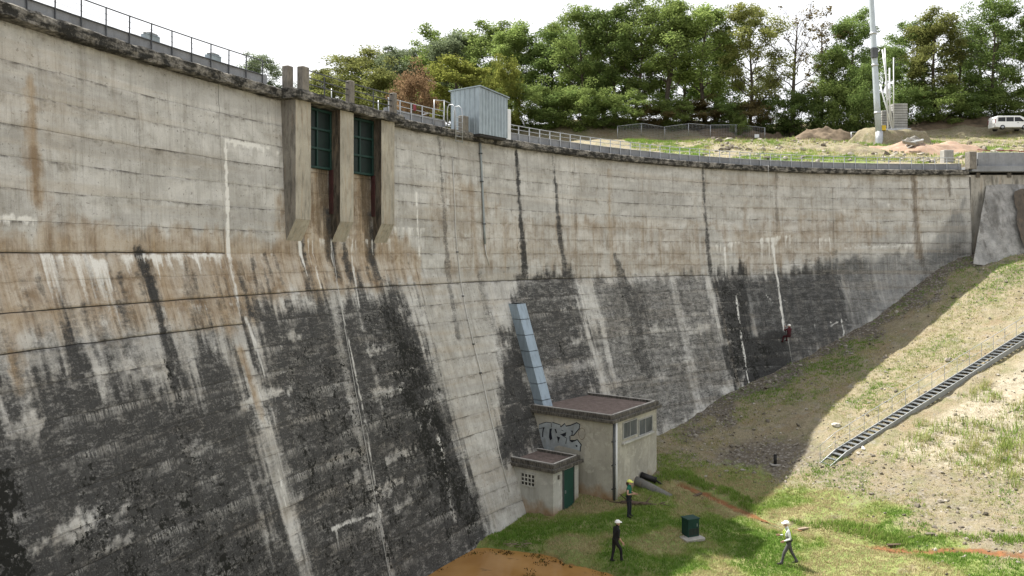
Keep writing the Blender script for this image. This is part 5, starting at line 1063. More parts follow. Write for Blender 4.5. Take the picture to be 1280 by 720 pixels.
MB().prism([vb + Vector((x, -.78, z)) for x, z in ((1.40, 1.745), (1.98, 1.17), (1.99, 1.19), (1.41, 1.765))], (0, 1.56, 0)).build('windscreen', M_TINT, vn)
for x in (-1.55, 1.5):
    for sg in (-1, 1):
        wh = MB().tube([vb + Vector((x, sg * .70, .33)), vb + Vector((x, sg * .95, .33))], .33, 18).build('wheel', M_TYRE, vn, True); MB().tube([vb + Vector((x, sg * .94, .33)), vb + Vector((x, sg * .965, .33))], .2, 14).build('rim', M_STEEL, wh, True)
for sg in (-1, 1): MB().box(vb + Vector((2.4, sg * .68, .86)), (.25, .4, .2), bev=.04).build('headlight', M_WHITE, vn); MB().box(vb + Vector((-2.5, sg * .82, 1.2)), (.08, .14, .6), bev=.02).build('tail_light', M_RAG, vn)
MB().box(vb + Vector((1.2, -1.05, 1.22)), (.18, .16, .22), bev=.03).build('mirror', M_BLK, vn); MB().box(vb + Vector((.6, -W2 - .02, .95)), (.2, .04, .05)).build('door_handle', M_BLK, vn); MB().box(vb + Vector((2.5, 0, .42)), (.2, 1.8, .25), bev=.05).build('bumper', M_VAN, vn)
# temporary mesh fence
fpx = [772, 801.5, 831, 860.5, 888, 920, 956]; Yf = 113.
for i in range(len(fpx) - 1):
    a, b = bank_pt(fpx[i], Yf), bank_pt(fpx[i + 1], Yf); f = thing('mesh_fence_panel', f'wire mesh fence panel on the bank, {["first", "second", "third", "fourth", "fifth", "last"][i]} counted from the shed', 'fence', tuple(a), 'mesh fence panels'); H_ = 1.85
    fr = MB().tube([a + UP * .05, a + UP * H_], .05, 6).build('frame_post', M_STEEL, f, True); MB().tube([a + UP * H_, b + UP * H_ + UP * -.05], .035, 6).build('frame_rail', M_STEEL, f, True)
    if i == len(fpx) - 2: MB().tube([b + UP * .05, b + UP * H_], .05, 6).build('frame_post', M_STEEL, f, True)
    wi = MB()
    for k in range(1, 16): p = a.lerp(b, k / 16); wi.tube([p + UP * .1, p + UP * H_], .007, 3)
    for k in range(1, 8): wi.tube([a + UP * (k * H_ / 8), b + UP * (k * H_ / 8)], .007, 3)
    stuff(wi.build('wire_mesh', M_STEEL, f))
p = at(946, 170, 112.8); tag(MB().box(p, (.65, .03, .5), bev=.005).build('notice_board', M_WHITE), 'small blank white board on the last mesh fence panel', 'sign')
# more fence in the dip left of the crane
for i, (p0_, p1_) in enumerate([(1064, 1080), (1080, 1094)]):
    a, b = bank_pt(p0_, 102), bank_pt(p1_, 102); f = thing('mesh_fence_panel', ['wire mesh fence panel left of the crane foot, nearer the earth mound', 'wire mesh fence panel touching the crane foot'][i], 'fence', tuple(a), 'mesh fence panels')
    MB().tube([a, a + UP * 1.3], .04, 6).build('frame_post', M_STEEL, f, True); MB().tube([b, b + UP * 1.3], .04, 6).build('frame_post', M_STEEL, f, True); MB().tube([a + UP * 1.3, b + UP * 1.3], .03, 6).build('frame_rail', M_STEEL, f, True); wi = MB()
    for k in range(1, 10): q = a.lerp(b, k / 10); wi.tube([q, q + UP * 1.3], .007, 3)
    stuff(wi.build('wire_mesh', M_STEEL, f))
# earth mounds, rubble, block
def mound(name, label, c, rx, ry, h, mat, seed, n=44, flat=False):
    fs = []; u, v = np.meshgrid(np.linspace(-1, 1, n), np.linspace(-1, 1, n), indexing='ij'); d = np.hypot(u, v); x, y = c.x + u * rx, c.y + v * ry
    k = smooth(1.0, .35, d + .5 * (fbm(u * 3 + seed, v * 3., 140 + seed, 3) - .5)) * (.1 + 1.25 * fbm(u * 3.2 + seed, v * 3.2, 150 + seed, 6))
    if flat: k = smooth(1.0, .62, d + .3 * (fbm(u * 3, v * 3., 145, 3) - .5)) * (.9 + .2 * fbm(u * 4, v * 4, 146, 4))
    vs = [tuple(p) for p in np.stack([x, y, ground_h(x, y) - .3 + h * k * 1.15], -1).reshape(-1, 3)]
    for i in range(n - 1):
        for j in range(n - 1): fs.append((i * n + j, (i + 1) * n + j, (i + 1) * n + j + 1, i * n + j + 1))
    o = MB().add(vs, fs).build(name, mat, None, True); cv = np.zeros((len(vs), 4), np.float32); cv[:, 2] = .25; cv[:, 0] = .12; o.data.attributes.new('cover', 'FLOAT_COLOR', 'POINT').data.foreach_set('color', cv.ravel())
    return tag(o, label, 'mound')
M_EARTH = simple('brown_earth', (.125, .095, .065), .95, 0, .35, 1.6, .8, (.08, .06, .035), .6); M_PINK = simple('pinkish_subsoil', (.27, .185, .135), .95, 0, .2, 1.2, .6, (.33, .285, .225), .6); M_CREAM = simple('cream_soil', (.28, .24, .175), .95, 0, .25, 1.5, .6, (.2, .17, .1), .4)
mound('earth_pad', 'low flat earth pad under the crane ballast', bank_pt(1112, 98.4), 5.4, 3.6, 1.75, M_GROUND, 7, flat=True)
mound('earth_mound', 'brown bare earth mound on the bank left of the crane', bank_pt(1033, 106), 6.5, 4.0, 1.9, M_EARTH, 1); mound('earth_mound', 'low dark earth heap behind the mesh fence', bank_pt(930, 114.8), 8, 2.2, 1.6, M_EARTH, 2)
mound('soil_heap', 'pinkish soil heap with pale slabs on the bank right of the crane', bank_pt(1160, 84), 7.5, 5.5, 1.15, M_PINK, 3); mound('soil_heap', 'low soil heap in front of the parked van', bank_pt(1222, 98), 4.5, 3.0, 1.0, M_GROUND, 4); mound('soil_heap', 'low straw-coloured soil heap below the earth mound', bank_pt(1050, 84), 6, 4, 1.0, M_GROUND, 5); mound('earth_mound', 'reddish earth bank behind the parked van', bank_pt(1215, 117.5), 15, 3.0, 1.1, M_EARTH, 6)
for k in range(9):
    r_ = random.Random(k + 5); p = at(1128 + r_.uniform(0, 26), 0, 82 + r_.uniform(-2, 2)); p.z = gz(p.x, p.y) + .75 + r_.uniform(-.1, .5)
    an_ = r_.uniform(-.6, .6); tag(MB().box(p, (r_.uniform(.8, 1.7), r_.uniform(.5, .9), .14), (Vector((math.cos(an_), math.sin(an_), r_.uniform(-.3, .4))).normalized(), Vector((-math.sin(an_), math.cos(an_), -.3)).normalized(), Vector((0, .2, 1)).normalized()), bev=.02).build('broken_slab', M_WHITE if k % 2 else M_SLABC), 'broken pale slab tipped on the pinkish soil heap right of the crane', 'slab', 'broken slabs on the soil heap')
p = at(1183.5, 199, 66.5); p.z = gz(p.x, p.y); tag(MB().box(p + UP * .45, (.8, .7, 1.15), bev=.04).build('concrete_block', M_SLABC), 'upright pale concrete block behind the crest near the abutment', 'block')
hs = thing('water_hose', 'thin red hose lying on the soil heap above the abutment', 'hose', tuple(bank_pt(1200, 80))); MB().tube([bank_pt(px, Y) + UP * .25 for px, Y in ((1165, 80), (1180, 83), (1198, 82), (1215, 84), (1235, 82), (1262, 83), (1290, 80))], .05, 6).build('tube', M_RAG, hs, True)
# ================================================================ TREES
def leaf_material(name, c1, c2, tr=.5):
    m = bpy.data.materials.new(name); m.use_nodes = True; nt = m.node_tree; nt.nodes.clear(); N = nt.nodes.new; L = nt.links.new
    out = N('ShaderNodeOutputMaterial'); di = N('ShaderNodeBsdfDiffuse'); ts = N('ShaderNodeBsdfTranslucent'); mx = N('ShaderNodeMixShader'); mx.inputs[0].default_value = tr
    g = N('ShaderNodeNewGeometry'); oi = N('ShaderNodeObjectInfo'); r1 = N('ShaderNodeMix'); r1.data_type = 'RGBA'; r1.inputs[6].default_value = (*c1, 1); r1.inputs[7].default_value = (*c2, 1); L(g.outputs['Random Per Island'], r1.inputs[0])
    tc = N('ShaderNodeTexCoord'); nz = N('ShaderNodeTexNoise'); nz.inputs['Scale'].default_value = .55; nz.inputs['Detail'].default_value = 2; L(tc.outputs['Object'], nz.inputs['Vector'])
    mr = N('ShaderNodeMapRange'); mr.inputs[1].default_value = .3; mr.inputs[2].default_value = .7; mr.inputs[3].default_value = .65; mr.inputs[4].default_value = 1.35; L(nz.outputs[0], mr.inputs[0])
    mo = N('ShaderNodeMath'); mo.operation = 'MULTIPLY_ADD'; mo.inputs[1].default_value = .35; mo.inputs[2].default_value = .82; L(oi.outputs['Random'], mo.inputs[0]); mm = N('ShaderNodeMath'); mm.operation = 'MULTIPLY'; L(mr.outputs[0], mm.inputs[0]); L(mo.outputs[0], mm.inputs[1])
    sc_ = N('ShaderNodeVectorMath'); sc_.operation = 'SCALE'; L(r1.outputs[2], sc_.inputs[0]); L(mm.outputs[0], sc_.inputs['Scale']); L(sc_.outputs[0], di.inputs[0]); L(sc_.outputs[0], ts.inputs[0]); L(di.outputs[0], mx.inputs[1]); L(ts.outputs[0], mx.inputs[2]); L(mx.outputs[0], out.inputs[0]); return m
LEAF = {'green': leaf_material('leaf_green', (.13, .185, .055), (.235, .295, .095)), 'dark': leaf_material('leaf_dark', (.10, .155, .048), (.185, .245, .08)), 'olive': leaf_material('leaf_olive', (.15, .17, .055), (.23, .24, .085)), 'yellow': leaf_material('leaf_yellow', (.15, .18, .04), (.24, .25, .065)), 'grey': leaf_material('leaf_greygreen', (.11, .14, .085), (.17, .20, .12)), 'rust': leaf_material('leaf_rust', (.16, .105, .06), (.24, .165, .10)), 'brown': leaf_material('leaf_brown', (.10, .085, .04), (.16, .13, .06))}
M_BARK = simple('bark', (.075, .062, .05), .95, 0, .3, 5, .5)
def leaves_mesh(name, C, n_per, size, rg, flat=.7):
    """C: (k,4) clump centres and radii -> one mesh of many small leaf sprays"""
    C = np.asarray(C); k = len(C); P = rg.normal(size=(k, n_per, 3)); P /= np.linalg.norm(P, axis=2, keepdims=True) + 1e-9; P *= (rg.random((k, n_per, 1)) ** .5) * np.where(rg.random((k, n_per, 1)) < .18, rg.uniform(1., 1.5, (k, n_per, 1)), 1.); P[..., 2] *= flat
    P = (P * C[:, None, 3:4] + C[:, None, :3]).reshape(-1, 3); m = len(P)
    a = rg.normal(size=(m, 3)); a[:, 2] *= .6; a /= np.linalg.norm(a, axis=1, keepdims=True); b = np.cross(a, rg.normal(size=(m, 3))); b /= np.linalg.norm(b, axis=1, keepdims=True) + 1e-9
    s = size * rg.uniform(.6, 1.35, (m, 1)); a = a * s; b = b * s * .62
    V = np.stack([P - a, P - b * 1., P + a, P + b * 1.], 1); V[:, 1] += np.cross(a, b) * .15 / size
    return fast_mesh(name, V.reshape(-1, 3), np.arange(m * 4).reshape(-1, 4), LEAF['green'], 'mesh', False)
def make_tree(seed, H=16., spread=3.6, base=.3, limbs=17, n_per=52, leaf=.2, clump=.85, bare=False, trunks=1):
    r = random.Random(seed); rg = np.random.default_rng(seed); mb = MB(); C = []
    for ti in range(trunks):
        ox, oy = (r.uniform(-.6, .6), r.uniform(-.6, .6)) if trunks > 1 else (0, 0); lean = Vector((r.uniform(-.08, .08), r.uniform(-.08, .08), 1)); path = []
        for i in range(9):
            t_ = i / 8; path.append(Vector((ox, oy, -.4)) + lean * (t_ * H * .9) + Vector((math.sin(t_ * 5 + seed) * .25, math.cos(t_ * 4 + seed * 2) * .25, 0)))
        mb.tube(path, [H * .017 * (1 - .82 * i / 8) for i in range(9)], 7)
        for li in range(limbs // trunks):
            t_ = base + (1 - base) * (li + r.random() * .8) / (limbs // trunks); t_ = min(t_, .98); f = t_ * 8; k = min(int(f), 7); p = path[k].lerp(path[k + 1], f - k)
            az = li * 2.4 + r.uniform(-.5, .5) + ti * 1.5; sh = math.sin(math.pi * min(1, max(0, (t_ - base * .6) / (1.08 - base * .6)))) ** .55
            L = spread * sh * r.uniform(.7, 1.12); el = r.uniform(.25, .8) + (t_ - .5) * .6; d = Vector((math.cos(az) * math.cos(el), math.sin(az) * math.cos(el), math.sin(el)))
            q = [p]; 
            for j in range(1, 4): q.append(p + d * (L * j / 3) + Vector((r.uniform(-.2, .2), r.uniform(-.2, .2), .12 * j * j * .6)))
            r0 = H * .0062 * (1.25 - t_); mb.tube(q, [r0, r0 * .75, r0 * .5, r0 * .22], 5, cap=False); C.append((*q[3], clump * r.uniform(.8, 1.2)))
            for j in range(5 if bare else 4):
                u = r.uniform(.3, .98) * 3; kk = min(int(u), 2); s0 = q[kk].lerp(q[kk + 1], u - kk); az2 = az + r.uniform(-1.4, 1.4); e2 = el + r.uniform(-.5, .7); d2 = Vector((math.cos(az2) * math.cos(e2), math.sin(az2) * math.cos(e2), math.sin(e2))); L2 = L * r.uniform(.25, .5) + .3; s1 = s0 + d2 * L2
                mb.tube([s0, s0.lerp(s1, .5) + Vector((0, 0, .06)), s1], [r0 * .45, r0 * .3, r0 * .12], 4, cap=False); C.append((*s1, clump * r.uniform(.55, 1.05)))
                if bare:
                    for _ in range(3):
                        d3 = (d2 + Vector((r.uniform(-.8, .8), r.uniform(-.8, .8), r.uniform(-.2, .8)))).normalized(); s2 = s0.lerp(s1, r.uniform(.3, 1)); mb.tube([s2, s2 + d3 * r.uniform(.5, 1.2)], [r0 * .2, r0 * .06], 3, cap=False)
        C.append((*path[8], clump))
    me = bpy.data.meshes.new('trunk'); me.from_pydata(mb.v, [], mb.f); me.materials.append(M_BARK); me.polygons.foreach_set('use_smooth', [True] * len(me.polygons))
    if bare: C = C[::4]; n_per = 10
    return me, leaves_mesh('crown', C, n_per, leaf, rg), H, spread + clump * .6
KW = dict(n_per=165, leaf=.125, clump=1.22)
VAR = [make_tree(1, 16, 3.6, .2, 24, **KW), make_tree(2, 16, 3.2, .26, 22, **KW), make_tree(3, 16, 4.2, .16, 27, **KW), make_tree(4, 16, 3.4, .3, 24, trunks=2, **KW), make_tree(5, 16, 3.9, .22, 26, **KW), make_tree(6, 16, 3.0, .12, 26, **KW)]
SPARSE = make_tree(7, 16, 3.4, .3, 16, n_per=20, leaf=.17); BARE = make_tree(8, 16, 3.6, .34, 18, leaf=.13, clump=.6, bare=True)
LOW = [make_tree(11, 6, 2.8, .03, 22, n_per=130, leaf=.11, clump=.95), make_tree(12, 6, 3.2, .02, 24, n_per=130, leaf=.11, clump=1.0)]
_crown = {}
def plant(name, label, cat, var, px, ytop, Y, wpx, hue, group, seed=0, sink=0., zbase=None):
    x = (px - 640) / FPX * Y; zg = gz(x, Y) - sink if zbase is None else zbase; zt = EYE - (ytop - HZ) / FPX * Y; h = max(zt - zg, .8)
    me, cm, H, sp = var; root = thing(name, label, cat, (x, Y, zg), group); key = (cm.name, hue)
    if key not in _crown:
        c2 = cm.copy(); c2.materials.clear(); c2.materials.append(LEAF[hue]); _crown[key] = c2
    wpx *= 1.16; sc_ = (wpx / FPX * Y / 2 / sp, wpx / FPX * Y / 2 / sp, h / (H * .96)); r = random.Random(seed + int(px)); rot = (0, 0, r.uniform(0, 6.28))
    for n_, d in (('trunk', me), ('crown', _crown[key])): o = link(n_, d, root, None, rot); o.scale = sc_
    return root
G1 = 'trees of the wood above the dam'
TREES = [(325, 82, 170, 62, 4, 'grey', 'hazy small tree top peeping over the left railing'), (452, 76, 165, 110, 2, 'olive', 'broad olive tree, leftmost of the wood'), (498, 66, 150, 80, 0, 'grey', 'grey-green tree next right of the leftmost olive tree'), (540, 50, 150, 84, 4, 'green', 'rounded green tree behind the red-brown bush'), (566, 44, 140, 74, 1, 'grey', 'grey-green tree rising left of the metal shed'), (612, 34, 140, 84, 0, 'green', 'tall green tree straight behind the metal shed'), (650, 42, 132, 74, 3, 'green', 'forked green tree just right of the metal shed'), (690, 40, 130, 76, 5, 'dark', 'dark green tree, second right of the metal shed'), (726, 22, 124, 84, 2, 'green', 'wide green tree, third right of the metal shed'), (768, 18, 122, 76, 0, 'dark', 'dark tree left of the tallest crown over mid dam'), (796, 8, 120, 84, 4, 'green', 'tallest green tree over the middle of the dam'), (838, 14, 120, 80, 3, 'green', 'forked green tree right of the tallest crown'), (878, 10, 119, 84, 1, 'green', 'tall green tree above the mesh fence'), (935, 18, 118, 84, 2, 'olive', 'light olive tree above the end of the mesh fence'), (1024, 24, 120, 62, -1, 'brown', 'thin brownish tree between the bare tree and the crane'), (1062, 22, 119, 58, 5, 'dark', 'slim dark green tree just left of the crane'), (1042, 70, 119, 58, 0, 'green', 'shorter green tree under the brownish tree left of the crane'), (1135, 34, 122, 62, 0, 'dark', 'dark green tree just right of the crane'), (1172, 22, 119, 72, 5, 'olive', 'full olive-green tree right of the crane'), (1203, 32, 120, 56, -1, 'grey', 'sparse grey-green tree right of the full olive-green one'), (1246, 13, 118, 80, 2, 'dark', 'tall dark green tree above the van'), (1285, 36, 117, 66, 4, 'green', 'green tree at the right photo edge'),
         (418, 96, 170, 80, 4, 'olive', 'low hazy olive tree over the gate bridge posts'), (478, 84, 165, 90, 0, 'green', 'hazy green tree over the gate bridge railing'), (524, 74, 158, 90, 2, 'grey', 'hazy grey-green tree above the red-brown bush'), (385, 112, 175, 60, 2, 'grey', 'lowest hazy tree just right of the paired bridge posts'),
         (705, 48, 142, 90, 4, 'dark', 'shaded tree in the second row right of the shed'), (755, 40, 142, 90, 0, 'dark', 'shaded tree in the second row below the tallest crown'), (860, 40, 140, 90, 2, 'dark', 'shaded tree in the second row above the mesh fence'), (585, 60, 160, 90, 2, 'green', 'distant green tree in the second row left of the shed'), (905, 55, 140, 70, 3, 'dark', 'dim forked tree in the second row above the fence'), (1100, 62, 135, 60, 1, 'dark', 'dim tree seen behind the crane mast'), (1225, 50, 138, 70, 1, 'dark', 'dim tree in the second row above the van')]
for i, (px, yt, Y, w, v, hue, lab) in enumerate(TREES): plant('tree', lab, 'tree', SPARSE if v < 0 else VAR[v], px, yt, Y, w, hue, G1, i)
plant('bare_tree', 'almost leafless pale tree standing tall left of the crane', 'tree', BARE, 990, 10, 117, 84, 'brown', G1)
plant('yellow_tree', 'low yellow-green tree left of the metal shed', 'tree', VAR[5], 568, 74, 112, 84, 'yellow', G1); plant('yellow_tree', 'small yellow-green tree peeping over the right of the shed roof', 'tree', LOW[1], 632, 96, 116, 50, 'yellow', G1)
plant('rust_bush', 'red-brown bush behind the crest left of the shed', 'bush', LOW[1], 516, 112, 100, 60, 'rust', 'bushes under the wood'); plant('pine_tree', 'rounded dark bush-like tree left of the crane foot', 'tree', LOW[0], 1078, 102, 113, 44, 'dark', G1)
SHR = [(478, 104, 130, 80, 'olive'), (545, 120, 120, 60, 'green'), (600, 122, 122, 70, 'green'), (660, 118, 118, 70, 'green'), (690, 126, 117, 62, 'dark'), (722, 120, 116, 60, 'green'), (752, 132, 116, 60, 'dark'), (785, 126, 116, 64, 'green'), (815, 138, 116, 56, 'brown'), (842, 132, 116, 54, 'green'), (872, 134, 117, 60, 'brown'), (905, 138, 117, 56, 'dark'), (935, 136, 117, 60, 'brown'), (968, 132, 117, 56, 'dark'), (1003, 128, 117, 60, 'dark'), (1040, 118, 116, 62, 'green'), (1070, 126, 114, 50, 'green'), (1142, 122, 118, 60, 'dark'), (1178, 118, 117, 60, 'green'), (1210, 126, 117, 56, 'dark'), (1240, 122, 118, 60, 'green'), (1275, 120, 117, 64, 'green'), (925, 150, 113.8, 26, 'green')]
LM = ['behind the gate bridge', 'under the yellow-green tree', 'left of the shed wall', 'right of the white box by the shed', 'second right of the white box', 'third right of the white box', 'fourth right of the white box', 'below the tallest crown', 'at the start of the mesh fence', 'behind the second fence panel', 'behind the third fence panel', 'behind the fourth fence panel', 'behind the last fence panel', 'left of the bare tree foot', 'at the bare tree foot', 'left of the dark tree by the crane', 'close to the crane mast', 'right of the ballast stack', 'below the full olive-green tree', 'below the sparse grey-green tree', 'behind the roof of the van', 'at the photo edge above the van', 'standing alone at the mesh fence']
HN = {'green': 'mid-green', 'dark': 'dark green', 'olive': 'olive', 'brown': 'brownish'}
for i, (px, yt, Y, w, hue) in enumerate(SHR): plant('shrub', f'{HN[hue]} undergrowth shrub {LM[i]}', 'shrub', LOW[i % 2], px, yt, Y, w, hue, 'undergrowth shrubs of the wood', i, .3)
# ================================================================ GROUND COVER (uncountable)
def blades(name, P, hgt, wid, n_bl, spread, mat, tint, seed):
    rg = np.random.default_rng(seed); m = len(P); B = np.repeat(P, n_bl, 0); t_ = np.repeat(tint, n_bl); k = len(B); h = np.repeat(hgt, n_bl) * rg.uniform(.5, 1.25, k); az = rg.uniform(0, 6.283, k); off = rg.normal(size=(k, 2)) * spread
    B = B.copy(); B[:, :2] += off; d = np.stack([np.cos(az), np.sin(az), np.zeros(k)], 1); w = (wid * rg.uniform(.6, 1.3, k))[:, None]; q = np.stack([-np.sin(az), np.cos(az), np.zeros(k)], 1); lean = (h * rg.uniform(.15, .75, k))[:, None]
    tip = B + d * lean + np.stack([np.zeros(k), np.zeros(k), h], 1); V = np.stack([B - q * w, B + q * w, tip], 1).reshape(-1, 3)
    return fast_mesh(name, V, np.arange(k * 3).reshape(-1, 3), mat, None, False, {'tint': ('FLOAT', np.repeat(t_, 3))}, 3)
def grass_mat(name, stops):
    m = bpy.data.materials.new(name); m.use_nodes = True; nt = m.node_tree; nt.nodes.clear(); N = nt.nodes.new; L = nt.links.new
    out = N('ShaderNodeOutputMaterial'); di = N('ShaderNodeBsdfDiffuse'); ts = N('ShaderNodeBsdfTranslucent'); mx = N('ShaderNodeMixShader'); mx.inputs[0].default_value = .3; a = N('ShaderNodeAttribute'); a.attribute_name = 'tint'; cr_ = N('ShaderNodeValToRGB'); e = cr_.color_ramp.elements
    e[0].position = stops[0][0]; e[0].color = (*stops[0][1], 1); e[1].position = stops[-1][0]; e[1].color = (*stops[-1][1], 1)
    for p, c in stops[1:-1]: x = e.new(p); x.color = (*c, 1)
    L(a.outputs['Fac'], cr_.inputs[0]); L(cr_.outputs[0], di.inputs[0]); L(cr_.outputs[0], ts.inputs[0]); L(di.outputs[0], mx.inputs[1]); L(ts.outputs[0], mx.inputs[2]); L(mx.outputs[0], out.inputs[0]); return m
M_GRASS = grass_mat('grass_blades', [(0, (.40, .34, .20)), (.3, (.31, .31, .13)), (.6, (.21, .295, .068)), (1, (.115, .215, .038))])
def scatter(n, x0, x1, y0, y1, seed): rg = np.random.default_rng(seed); return rg.uniform(x0, x1, n), rg.uniform(y0, y1, n), rg
def clear_of(X, Y, Z):
    """not in the dam, houses or water"""
    th = np.arctan2(Y - CY, X - CX); s = (np.pi - th) * R0; ok = np.hypot(X - CX, Y - CY) < rcrest(np.clip(s, -12, 82)) - batter(np.clip(Z, -2, 19), s) - .1
    for C, L1, L2 in ((A_, 4.9, 5.1), (B_, 2.9, 2.4)):
        dx, dy = X - C.x, Y - C.y; u = dx * E1.x + dy * E1.y; v = dx * E2.x + dy * E2.y; ok &= ~((u > -.05) & (u < L1) & (v > -.05) & (v < L2))
    return ok & (Z > WATER_Z + .03)
def in_view(X, Y, Z, m=90): px = 640 + FPX * X / Y; py = HZ - FPX * (Z - EYE) / Y; return (px > -m) & (px < 1280 + m) & (py > -m) & (py < 720 + m)
X, Y, rg = scatter(150000, -4, 30, 29, 56, 1); Z = ground_h(X, Y); gm, rm, pm_, mm_ = floor_mask(X, Y, Z); pat = fbm(X * .45, Y * .45, 160, 4); sdm = stream_d(X, Y)
keep = clear_of(X, Y, Z) & in_view(X, Y, Z) & (rg.random(len(X)) < np.clip(gm * (.35 + 1.3 * pat) - mm_ * .8 - rm * .4, 0, 1)); P = np.stack([X, Y, Z], 1)[keep]; tint = np.clip(.04 + .9 * smooth(.42, .64, pat[keep]) - .35 * smooth(36.5, 41, Y[keep]) + rg.normal(0, .12, keep.sum()), 0, 1)
stuff(blades('valley_grass', P, .05 + .09 * pat[keep], .016, 5, .07, M_GRASS, tint, 2), 'short patchy grass covering the valley floor', 'grass')
X, Y, rg = scatter(60000, 7, 30, 30, 52, 3); Z = ground_h(X, Y); sdm = stream_d(X, Y); nse = fbm(X * .6, Y * .6, 170, 3); side = (Y - np.interp(X, [s[0] for s in STREAM], [s[1] for s in STREAM])); keep = clear_of(X, Y, Z) & in_view(X, Y, Z) & (sdm > .42) & (sdm < 1.3) & (side > 0) & (nse > .46) & (rg.random(len(X)) < .8); P = np.stack([X, Y, Z], 1)[keep]
stuff(blades('streamside_grass', P, .12 + .18 * nse[keep], .018, 6, .09, M_GRASS, np.clip(.72 + rg.normal(0, .15, len(P)), 0, 1), 4), 'lush tall green grass along the rusty stream', 'grass')
X, Y, rg = scatter(90000, 8, 44, 30, 62, 5); Z = ground_h(X, Y); gm, rm, pm_, mm_ = floor_mask(X, Y, Z); pat = fbm(X * .35, Y * .35, 180, 4); keep = clear_of(X, Y, Z) & in_view(X, Y, Z) & (gm < .5) & (rg.random(len(X)) < np.clip((pat - .33) * 2.1, 0, .8) * (1 - .75 * rm) * (1 - .5 * pm_)); P = np.stack([X, Y, Z], 1)[keep]; tint = np.clip(.12 + .7 * smooth(.48, .7, pat[keep]) + rg.normal(0, .15, len(P)), 0, 1)
stuff(blades('slope_grass', P, .06 + .1 * pat[keep], .016, 5, .08, M_GRASS, tint, 6), 'dry thin grass scattered over the sunlit slope', 'grass')
X, Y, rg = scatter(12000, 16, 46, 28, 58, 7); Z = ground_h(X, Y); gm, rm, pm_, mm_ = floor_mask(X, Y, Z); pat = fbm(X * .3, Y * .3, 190, 3); keep = in_view(X, Y, Z) & clear_of(X, Y, Z) & (pm_ > .3) & (pat > .46) & (rg.random(len(X)) < .7 * smooth(15, 30, X + .3 * (Y - 42)) + .12); P = np.stack([X, Y, Z], 1)[keep]
stuff(blades('slope_weeds', P, rg.uniform(.15, .7, len(P)), .017, 15, .16, M_GRASS, np.clip(.44 + rg.normal(0, .22, len(P)), 0, 1), 8), 'taller weeds on the pale dry soil at the right', 'weeds')
X, Y, rg = scatter(42000, 15, 90, 64, 112, 9); Z = ground_h(X, Y); pat = fbm(X * .16, Y * .16, 130, 3); keep = in_view(X, Y, Z) & ((X > AB.x) | (Y > 66)) & (rg.random(len(X)) < smooth(.42, .6, pat) * .8 + .12); P = np.stack([X, Y, Z], 1)[keep]
stuff(blades('bank_grass', P, rg.uniform(.12, .4, len(P)), .03, 6, .16, M_GRASS, np.clip(.3 + .5 * smooth(.45, .6, pat[keep]) + rg.normal(0, .2, len(P)), 0, 1), 10), 'rough grass and weeds on the bank above the crest', 'grass')
X, Y, rg = scatter(2600, -4, 6, 29, 37, 21); Z = np.full(len(X), WATER_Z); nse = fbm(X * 1.3, Y * 1.3, 210, 3); sdp = poly_sd(POND, X, Y); keep = (sdp > -.1) & ((nse > .68) | (sdp < .2)) & (rg.random(len(X)) < .6); P = np.stack([X, Y, Z], 1)[keep]
M_DEB = grass_mat('rotting_weed', [(0, (.03, .022, .012)), (.6, (.06, .05, .02)), (1, (.07, .09, .025))])
stuff(blades('floating_weed', P, rg.uniform(.015, .10, len(P)), .03, 7, .09, M_DEB, rg.random(len(P)), 22), 'dark rotting weed floating on the muddy pond', 'weed')
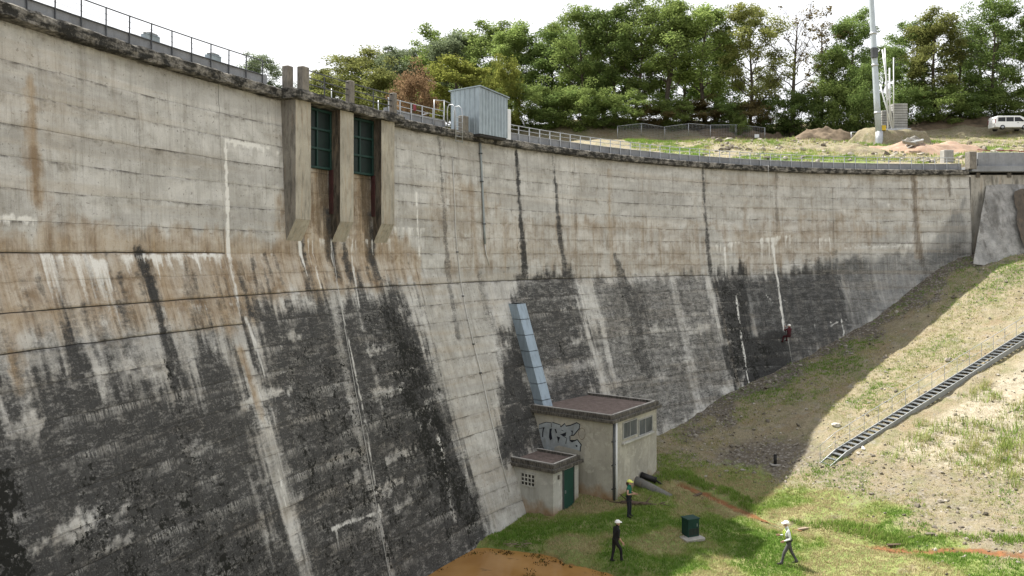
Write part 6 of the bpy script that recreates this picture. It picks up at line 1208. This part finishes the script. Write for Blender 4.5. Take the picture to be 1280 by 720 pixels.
# rubble
t = (1 + 5 ** .5) / 2; ICO = np.array([(-1, t, 0), (1, t, 0), (-1, -t, 0), (1, -t, 0), (0, -1, t), (0, 1, t), (0, -1, -t), (0, 1, -t), (t, 0, -1), (t, 0, 1), (-t, 0, -1), (-t, 0, 1)]) / 1.9; ICF = np.array([(0, 11, 5), (0, 5, 1), (0, 1, 7), (0, 7, 10), (0, 10, 11), (1, 5, 9), (5, 11, 4), (11, 10, 2), (10, 7, 6), (7, 1, 8), (3, 9, 4), (3, 4, 2), (3, 2, 6), (3, 6, 8), (3, 8, 9), (4, 9, 5), (2, 4, 11), (6, 2, 10), (8, 6, 7), (9, 8, 1)])
def stones(name, P, size, mat, tint, seed, sink=.25):
    rg = np.random.default_rng(seed); m = len(P); S = size[:, None] * rg.uniform(.55, 1.3, (m, 3)); S[:, 2] *= .7; V = ICO[None] * (1 + rg.normal(0, .16, (m, 12, 1))) * S[:, None]; a = rg.uniform(0, 6.28, m); c, s = np.cos(a)[:, None], np.sin(a)[:, None]
    V = np.stack([V[..., 0] * c - V[..., 1] * s, V[..., 0] * s + V[..., 1] * c, V[..., 2] + V[..., 0] * rg.normal(0, .25, (m, 1))], -1) + P[:, None]; V[..., 2] += (size * sink)[:, None]
    Fc_ = (ICF[None] + np.arange(m)[:, None, None] * 12).reshape(-1, 3); return fast_mesh(name, V.reshape(-1, 3), Fc_, mat, None, False, {'tint': ('FLOAT', np.repeat(tint, 12))}, 3)
M_STONE = grass_mat('rubble_stone', [(0, (.10, .088, .072)), (.5, (.235, .21, .175)), (1, (.46, .43, .38))])
X, Y, rg = scatter(70000, 7, 46, 29, 63, 12); Z = ground_h(X, Y); gm, rm, pm_, mm_ = floor_mask(X, Y, Z); pat = fbm(X * .7, Y * .7, 200, 3); keep = clear_of(X, Y, Z) & in_view(X, Y, Z) & (rg.random(len(X)) < np.clip(rm * (pat * 1.3 - .12), 0, .8) * .5 + .05 * (gm < .5) + .04 * pm_); P = np.stack([X, Y, Z], 1)[keep]
stuff(stones('rubble_stones', P, np.clip(rg.lognormal(-3.15, .5, len(P)), .02, .2), M_STONE, np.clip(rg.normal(.55, .25, len(P)), 0, 1), 13), 'loose grey rubble along the foot of the dam and slope', 'rubble')
X, Y, rg = scatter(9000, 20, 80, 65, 105, 14); Z = ground_h(X, Y); keep = in_view(X, Y, Z) & ((X > AB.x) | (Y > 66)) & (rg.random(len(X)) < .2); P = np.stack([X, Y, Z], 1)[keep]
stuff(stones('bank_stones', P, np.clip(rg.lognormal(-1.9, .5, len(P)), .06, .5), M_STONE, np.clip(rg.normal(.7, .25, len(P)), 0, 1), 15), 'pale stones strewn over the bank above the crest', 'stones')
